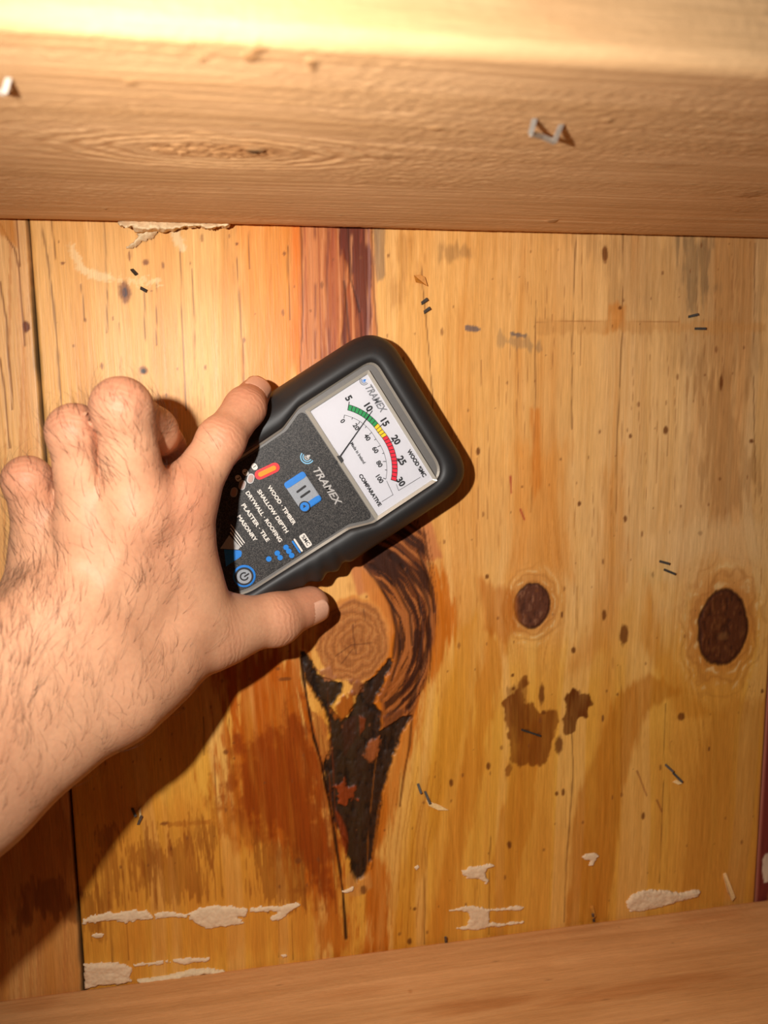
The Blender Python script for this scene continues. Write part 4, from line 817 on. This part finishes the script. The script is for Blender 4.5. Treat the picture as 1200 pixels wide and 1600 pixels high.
# nails
M['nail'] = plain('finger_nail', (226, 172, 142), 0.32, var=0.05, spec=.5)
def nail(p0, p1, nrm, rad, length, half):
    ax = _n(p1 - p0); nrm = _n(nrm - ax * (nrm @ ax)); sd = np.cross(ax, nrm); V = []; F = []; nu, nv = 10, 9
    for i in range(nu + 1):
        s_ = i / nu; w = half * (1 - .25 * (2 * s_ - 1) ** 4) * (1 if s_ < .75 else math.sqrt(max(0, 1 - ((s_ - .75) / .30) ** 2)))
        for j in range(nv + 1):
            t = (j / nv * 2 - 1) * w; V.append(p1 + ax * (length * (s_ - .62)) + nrm * rad * math.cos(t) * (1 - .10 * s_ * s_) + sd * rad * math.sin(t) * .98)
    n_ = nv + 1
    for i in range(nu):
        for j in range(nv): F.append((i * n_ + j, i * n_ + j + 1, (i + 1) * n_ + j + 1, (i + 1) * n_ + j))
    o = link('nail', np_mesh('nail', V, F), M['nail'], person); md = o.modifiers.new('thick', 'SOLIDIFY'); md.thickness = 0.0006; md.offset = 0; return o
nail(tip_, ttip, np.array([.62, -.66, -.42]), 9.5, 13.0, .90)
nail(idx_[2], idx_[3], np.array([.45, .6, .65]), 7.6, 11.0, .9)
# hairs on the back of the hand, the fingers and the forearm
def hairs():
    tri = HQ; cen = HV[tri].mean(1); nn = HN[tri].mean(1); area_ = np.linalg.norm(np.cross(HV[tri[:, 2]] - HV[tri[:, 0]], HV[tri[:, 3]] - HV[tri[:, 1]]), axis=1) * .5
    toc = CAM - cen; toc /= np.linalg.norm(toc, axis=1, keepdims=True); face = sstep(-.1, .35, (nn * toc).sum(1))
    arm = _n(foR - wrR); t_arm = (cen - (wrR + wrU) / 2) @ arm
    ul = _n(wrU - wrR); side = (cen - (wrR + wrU) / 2) @ ul
    dens = np.zeros(len(cen))
    back_ = sstep(-85, -45, t_arm) * sstep(-6, 24, side) * 1.2 + sstep(-60, 0, t_arm) * .40 + .08; dens += back_
    for a, b, w in ((mid_[0], mid_[1], .9), (rin_[0], rin_[1], 1.0), (pin_[0], pin_[1], .9), (idx_[0], idx_[1], .3)):
        t, dd = seg_par(cen, a, b); dens = np.maximum(dens, w * sstep(.30, .5, t) * sstep(1.0, .85, t) * sstep(16, 13, dd))
    for p, r in ((idx_[0], 22), (tmc, 30), (ttip, 50), (tip_, 30), (idx_[2], 26), (cmc, 10)): dens *= 1 - .92 * np.exp(-(np.linalg.norm(cen - p, axis=1) / r) ** 2)
    dens *= sstep(.30, .6, fbm(cen[:, 0] * .06, cen[:, 2] * .06, 303, 3)) * .8 + .2
    far = sstep(150, 60, t_arm); pr = dens * face * area_ * far; pr /= pr.sum(); N = 2300
    pick = rng.choice(len(cen), N, p=pr); V = []; F = []; seg_n = 5
    for q in pick:
        w4 = rng.dirichlet(np.ones(4)); p = (HV[tri[q]] * w4[:, None]).sum(0); n_ = nn[q]
        onf = t_arm[q] < -62
        base = (ul * .85 - arm * .55) if not onf else (ul * .8 - arm * .1)
        ang = rng.normal(0, .22) + (fbm(p[0] * .03, p[2] * .03, 307, 2) - .5) * 1.5
        tn = base - n_ * (base @ n_); tn = _n(tn); bt = np.cross(n_, tn); d = tn * math.cos(ang) + bt * math.sin(ang)
        ln = rng.uniform(7, 15) * (.62 if onf else 1.0); curl = rng.normal(0, .28); lift = rng.uniform(.08, .22); r0 = rng.uniform(.034, .056)
        pts = []
        for k in range(seg_n + 1):
            s_ = k / seg_n; dd = d * math.cos(curl * s_) + np.cross(n_, d) * math.sin(curl * s_); pts.append(p - n_ * .3 + dd * ln * s_ + n_ * (ln * lift * math.sin(s_ * 2.6) + .45 * min(1, s_ * 4)))
        b0 = len(V)
        for k, c in enumerate(pts):
            r = r0 * (1 - .85 * k / seg_n); u1 = np.cross(d, n_); u1 = u1 / (np.linalg.norm(u1) + 1e-9)
            for a in range(3): V.append(c + r * (u1 * math.cos(a * 2.094) + n_ * math.sin(a * 2.094)))
        for k in range(seg_n):
            for a in range(3): F.append((b0 + k * 3 + a, b0 + k * 3 + (a + 1) % 3, b0 + k * 3 + 3 + (a + 1) % 3, b0 + k * 3 + 3 + a))
    return V, F
hv, hf = hairs(); ho = link('hair', np_mesh('hair', hv, hf), plain('dark_brown_hair', (52, 31, 19), 0.5, var=.2), person); ho['kind'] = 'stuff'

# ------------------------------------------------------------------ staples, splinters and dried plaster
M['steel'] = plain('dull_steel', (112, 106, 98), 0.45, metal=0.6, var=0.2); M['darksteel'] = plain('rusty_steel', (66, 58, 50), 0.6, metal=0.4, var=0.3); M['galv'] = plain('galvanised_wire', (172, 162, 150), 0.45, metal=0.4, var=0.12)
M['plaster'] = plain('dried_plaster', (232, 204, 160), 0.9, var=0.10, scale=500, bump=.6); M['plaster2'] = plain('chalky_plaster', (232, 200, 160), 0.9, var=0.08, scale=600, bump=.5); M['splinter'] = plain('raw_wood_splinter', (238, 196, 132), 0.7, var=.12); M['chip'] = plain('brown_wood_chip', (196, 128, 44), 0.6, var=.15)
def bar_mesh(name, pts, w, t, side=None):
    """flat wire along pts"""
    pts = [np.array(p, float) for p in pts]; V = []; n_ = len(pts)
    for i, p in enumerate(pts):
        d = _n((pts[min(i + 1, n_ - 1)] - pts[max(i - 1, 0)])); s_ = np.array(side if side is not None else (1, 0, 0), float); s_ = s_ - d * (s_ @ d); s_ = _n(s_) if np.linalg.norm(s_) > 1e-6 else np.array([0, 0, 1.]); u_ = np.cross(d, s_)
        V += [p + s_ * w / 2 + u_ * t / 2, p - s_ * w / 2 + u_ * t / 2, p - s_ * w / 2 - u_ * t / 2, p + s_ * w / 2 - u_ * t / 2]
    F = [(i * 4 + k, i * 4 + (k + 1) % 4, i * 4 + 4 + (k + 1) % 4, i * 4 + 4 + k) for i in range(n_ - 1) for k in range(4)] + [(3, 2, 1, 0), ((n_ - 1) * 4, (n_ - 1) * 4 + 1, (n_ - 1) * 4 + 2, (n_ - 1) * 4 + 3)]
    return np_mesh(name, V, F, smooth=False)
def bent_staple(legs, crown, drop, label):
    """staple pulled out and folded over, on the underside of the upper timber"""
    a, b_ = at_z(*legs[0], ZU), at_z(*legs[1], ZU); cr0, cr1 = at_z(*crown[0], ZU - drop), at_z(*crown[1], ZU - drop)
    mid = (cr0 + cr1) / 2 + np.array([0, .5, .5]); up_ = np.array([0, 0, 3.]); r = empty('bent_staple', (a + b_) / 2); off = (a + b_) / 2
    for nm, pts in (('staple_leg', [a + up_ - off, a - off, cr0 - off]), ('staple_crown', [cr0 - off, mid - off, cr1 - off]), ('staple_leg', [cr1 - off, b_ - off, b_ + up_ - off])): link(nm, bar_mesh(nm, pts, 1.35, .8, (1, 0, 0) if nm == 'staple_leg' else (0, 0, 1)), M['galv'], r)
    tag(r, label, 'staple', 'staples in the upper timber')
bent_staple(((835, 186), (877, 194)), ((829, 209), (866, 222)), 3.0, 'bent wire staple hanging from the upper timber, right of centre')
bent_staple(((-28, 118), (14, 123)), ((-34, 138), (7, 146)), 3.2, 'bent wire staple in the upper timber, cut by the left picture edge')
def stub(u, v, u2, v2, out, label, mat='darksteel', w=1.25, group='staple stubs in the plywood', h0=-1.0, name='staple_stub'):
    """broken staple leg sticking out of the panel"""
    a = at(u, v, 0.2); b_ = at(u2, v2, out); root = a - np.array([0, h0, 0]) * 1.0; o = link(name, bar_mesh(name, [root, a, a * .4 + b_ * .6, b_], w, .6, (0, 0, 1) if abs(u2 - u) > abs(v2 - v) else (1, 0, 0)), M[mat]); tag(o, label, 'staple' if 'staple' in name else 'splinter', group); return o
stub(1076, 495, 1091, 491, 1.6, 'dark staple stub right of centre, upper one of the pair below the upper timber')
stub(1086, 513.5, 1103, 513.5, 1.6, 'dark staple stub right of centre, lower one of the pair below the upper timber')
stub(1031, 877, 1046, 881, 1.8, 'dark staple stub left of the large brown knot, upper one of two')
stub(1038, 890, 1055, 897, 1.8, 'dark staple stub left of the large brown knot, lower one of two')
stub(1040, 1195, 1052, 1206, 1.8, 'staple stub under the large brown knot, upper end of a slanting pair', 'steel')
stub(1052, 1208, 1066, 1222, 1.8, 'staple stub under the large brown knot, lower end of a slanting pair', 'steel')
stub(653, 1225, 658, 1240, 1.8, 'grey staple stub right of the black bark pocket, left one of two', 'steel')
stub(664, 1237, 672, 1256, 2.0, 'grey staple stub right of the black bark pocket, beside a pale splinter', 'steel')
stub(207, 1264, 212, 1276, 1.6, 'grey staple stub at the edge of the arm shadow, left one of two', 'steel')
stub(216, 1288, 221, 1275, 2.0, 'grey staple stub at the edge of the arm shadow, right one of two', 'steel')
stub(659, 474, 668, 467, 2.0, 'short dark staple stub above the meter, upper one of two', w=1.5)
stub(663, 488, 672, 481, 2.0, 'short dark staple stub above the meter, lower one of two', w=1.5)
stub(206, 421, 213, 429, 1.8, 'dark staple stub under the plaster lump, upper one of two', w=1.5)
stub(220, 450, 229, 455, 1.6, 'dark staple stub under the plaster lump, lower one of two', w=1.4)
stub(697, 1476, 696, 1464, 2.6, 'staple stub on the lower timber near the middle', 'steel')
stub(928, 1440, 926, 1428, 2.6, 'staple stub on the lower timber under a splinter', 'steel')
stub(815, 1140, 845, 1150, 1.0, 'thin dark staple lying flat in the brown stain', 'darksteel', .9)
def splinter(name, outline, t, tilt, label, mat):
    """small wood flake standing off the panel"""
    q = [at(u, v, 0.3 + tilt * i / (len(outline) - 1)) for i, (u, v) in enumerate(outline)]; n_ = len(q)
    V = [p for p in q] + [p + np.array([0, t, 0]) for p in q]; F3 = [(0, i, i + 1) for i in range(1, n_ - 1)] + [(n_, n_ + i + 1, n_ + i) for i in range(1, n_ - 1)]
    for i in range(n_): j = (i + 1) % n_; F3 += [(i, n_ + i, n_ + j), (i, n_ + j, j)]
    o = link(name, np_mesh(name, V, F3, smooth=False), M[mat]); tag(o, label, 'splinter', 'splinters on the plywood'); return o
splinter('wood_splinter', [(666, 1250), (676, 1256), (690, 1260), (701, 1266), (685, 1266), (670, 1259)], .6, 1.2, 'pale torn splinter right of the black bark pocket', 'splinter')
splinter('wood_splinter', [(1130, 1366), (1135, 1365), (1149, 1402), (1144, 1408), (1138, 1395)], .9, 2.5, 'upright pale splinter standing on the lower timber at the right', 'splinter')
splinter('wood_splinter', [(922, 1416), (927, 1415), (931, 1432), (926, 1436)], .7, 2.0, 'small orange splinter standing on the lower timber', 'chip')
splinter('wood_chip', [(647, 430), (657, 429), (664, 433), (668, 447), (660, 443), (650, 441)], .5, 2.6, 'curled brown wood chip lifting from the panel above the meter', 'chip')
splinter('wood_splinter', [(217, 1266), (220, 1262), (221, 1276), (218, 1280)], .5, 1.6, 'tiny pale splinter at the edge of the arm shadow', 'splinter')
splinter('wood_splinter', [(1051, 1222), (1058, 1219), (1067, 1224), (1060, 1226)], .5, 1.0, 'tiny pale splinter below the slanting staple stubs', 'splinter')
def plaster(outline, hmax, label, seed, mat='plaster2', edge=2.2, amp=1.2, rough=1.0, name='plaster_residue', step=0.45, cling=False):
    """lumpy dried plaster with a torn edge, lying on the panel"""
    q = wps(outline); qa = np.array(q); x0, z0 = qa.min(0) - 1.5; x1, z1 = qa.max(0) + 1.5; xs_ = np.arange(x0, x1, step); zs_ = np.arange(z0, z1, step); X, Z = np.meshgrid(xs_, zs_)
    d = -poly_sd(q, X, Z) + (fbm(X * .55, Z * .9, seed, 5) - .5) * 3.4 * amp; lump = fbm(X * .22, Z * .22, seed + 3, 4); rid = np.abs(fbm(X * .3, Z * .45, seed + 5, 3) - .5) * 2
    hmax = hmax * 1.3; Hh = np.where(d > 0, (1 - np.exp(-np.maximum(d, 0) / edge * 2)) * hmax * (.55 + rough * (.7 * lump - .5 * rid * .6)), 0); Hh = np.maximum(Hh, .05)
    nz_, nx_ = X.shape; i = np.arange(nz_ * nx_).reshape(nz_, nx_); keep = (d[:-1, :-1] > 0) & (d[1:, 1:] > 0) & (d[:-1, 1:] > 0) & (d[1:, :-1] > 0)
    F = np.stack([i[:-1, :-1], i[:-1, 1:], i[1:, 1:], i[1:, :-1]], -1)[keep]; Bs = np.zeros(X.shape)
    if cling:                                      # follows the eased back edge of the timber instead of the wall
        alive = np.ones(X.shape, bool)
        for t in np.linspace(.08, 0, 161):
            yy = -374 * t; zz = Z + (CAM[2] - Z) * t; zb = 142 - (142 - ZU) * np.sqrt(np.clip(1 - ((yy + 26) / 25.9) ** 2, 0, 1)) if yy > -26 else ZU
            alive &= zz < zb - .1; Bs = np.where(alive, t, Bs)
    if cling: Bs = sum(np.roll(Bs, k, axis=0) for k in range(-6, 7)) / 13
    tX = X + (CAM[0] - X) * Bs; tZ = Z + (CAM[2] - Z) * Bs; Bs = 374 * Bs
    V = np.stack([tX, -.25 - Hh - Bs, tZ - (Hh * .6 * (Bs > .5) if cling else 0)], -1).reshape(-1, 3)
    used = np.unique(F); mp = -np.ones(len(V), np.int64); mp[used] = np.arange(len(used)); V = V[used]; F = mp[F]
    ed = {}
    for f in F:
        for k in range(4):
            a, b_ = f[k], f[(k + 1) % 4]; ed[(a, b_)] = 1
    bd = [(a, b_) for a, b_ in ed if (b_, a) not in ed]; B = V.copy(); B[:, 1] = .3 + (B[:, 1] * .7 if cling else 0); n0 = len(V)
    S = np.array([(a, n0 + a, n0 + b_, b_) for a, b_ in bd]); V = np.concatenate([V, B]); F = np.concatenate([F, S])
    o = link(name, np_mesh(name, V, F), M[mat]); tag(o, label, 'plaster', 'plaster residue on the plywood'); return o
plaster([(181, 343), (193, 338), (203, 340), (206, 333), (214, 334), (224, 341), (238, 338), (252, 335), (262, 340), (290, 340), (320, 345), (345, 341), (358, 337), (362, 347), (354, 353), (338, 351), (325, 356), (310, 351), (292, 351), (275, 358), (262, 361), (248, 366), (240, 374), (222, 381), (212, 388), (200, 390), (196, 386), (208, 381), (214, 371), (212, 362), (207, 352), (197, 351), (188, 352)], 4.2, 'thick lumpy dried plaster hanging under the upper timber at the left', 401, 'plaster', 1.6, .5, 1.6, cling=True)
plaster([(127, 1434), (150, 1428), (170, 1424), (185, 1426), (200, 1421), (225, 1422), (240, 1428), (238, 1436), (215, 1437), (200, 1442), (175, 1438), (150, 1442), (130, 1443)], .9, 'long thin plaster streak beside the left joint near the bottom', 411, edge=1.4, amp=.9)
plaster([(240, 1427), (262, 1424), (295, 1428), (292, 1434), (262, 1434), (244, 1436)], .6, 'thin plaster streak joining the round patch at the bottom left', 414, edge=1.2, amp=.7)
plaster([(293, 1428), (310, 1418), (340, 1413), (365, 1414), (388, 1420), (384, 1432), (370, 1432), (384, 1440), (372, 1445), (345, 1448), (325, 1452), (308, 1446), (296, 1436)], .8, 'rounded chalky plaster patch below the orange stain', 417, edge=1.6, amp=.8)
plaster([(388, 1419), (410, 1415), (440, 1414), (462, 1410), (472, 1412), (455, 1424), (440, 1436), (424, 1441), (420, 1436), (435, 1424), (412, 1424), (392, 1426)], .6, 'forked thin plaster streak left of the bark pocket tip', 421, edge=1.2, amp=.7)
plaster([(141, 1462), (152, 1457), (164, 1458), (160, 1465), (146, 1466)], .5, 'small plaster fleck between the two streaks at the lower left', 424, edge=1, amp=.5)
plaster([(131, 1505), (150, 1503), (175, 1502), (198, 1506), (206, 1512), (204, 1524), (208, 1533), (190, 1537), (160, 1538), (132, 1544)], 1.3, 'large square plaster patch in the bottom left corner by the joint', 431, edge=1.6, amp=.6)
plaster([(206, 1506), (235, 1502), (262, 1500), (268, 1503), (240, 1508), (210, 1509)], .5, 'thin plaster line right of the square corner patch', 434, edge=1, amp=.6)
plaster([(268, 1500), (285, 1495), (305, 1496), (330, 1494), (326, 1502), (300, 1504), (290, 1507), (274, 1505)], .7, 'ragged plaster smear above the lower timber at the left', 437, edge=1.2, amp=.7)
plaster([(212, 1529), (240, 1526), (270, 1521), (300, 1513), (325, 1511), (353, 1515), (352, 1521), (315, 1522), (285, 1529), (250, 1534), (220, 1536)], 1.6, 'plaster bead squeezed out along the lower timber', 441, 'plaster', 1.4, .4, 1.2)
plaster([(434, 1491), (446, 1490), (452, 1494), (442, 1497)], .4, 'tiny plaster fleck above the lower timber left of the bark pocket', 444, edge=.8, amp=.3)
plaster([(720, 1360), (735, 1353), (752, 1352), (762, 1349), (776, 1352), (764, 1356), (758, 1364), (764, 1376), (760, 1381), (748, 1372), (730, 1371), (721, 1368)], .8, 'white plaster fleck right of the bark pocket tip', 451, edge=1.2, amp=.7)
plaster([(697, 1424), (715, 1418), (740, 1414), (765, 1419), (790, 1418), (805, 1414), (821, 1416), (812, 1422), (785, 1422), (766, 1424), (764, 1441), (786, 1442), (822, 1438), (815, 1443), (765, 1449), (740, 1453), (712, 1452), (706, 1449), (728, 1446), (734, 1436), (730, 1425), (712, 1423)], .7, 'thin H-shaped plaster smear above the lower timber', 454, edge=1.2, amp=.6)
plaster([(906, 1338), (915, 1333), (928, 1332), (936, 1336), (930, 1345), (928, 1353), (920, 1352), (922, 1345), (910, 1342)], .7, 'small white plaster fleck right of centre near the bottom', 457, edge=1, amp=.5)
plaster([(976, 1412), (988, 1396), (1005, 1391), (1030, 1389), (1050, 1393), (1068, 1393), (1085, 1388), (1096, 1391), (1090, 1400), (1070, 1406), (1040, 1414), (1005, 1422), (985, 1424)], 1.2, 'long white plaster patch above the lower timber at the right', 461, edge=1.5, amp=.7)
plaster([(645, 1355), (652, 1351), (657, 1354), (651, 1360)], .4, 'tiny plaster speck level with the bark pocket tip', 464, edge=.8, amp=.3)
plaster([(532, 1392), (545, 1387), (554, 1384), (552, 1392), (540, 1397)], .5, 'pale plaster fleck just under the tip of the bark pocket', 467, edge=.8, amp=.4)
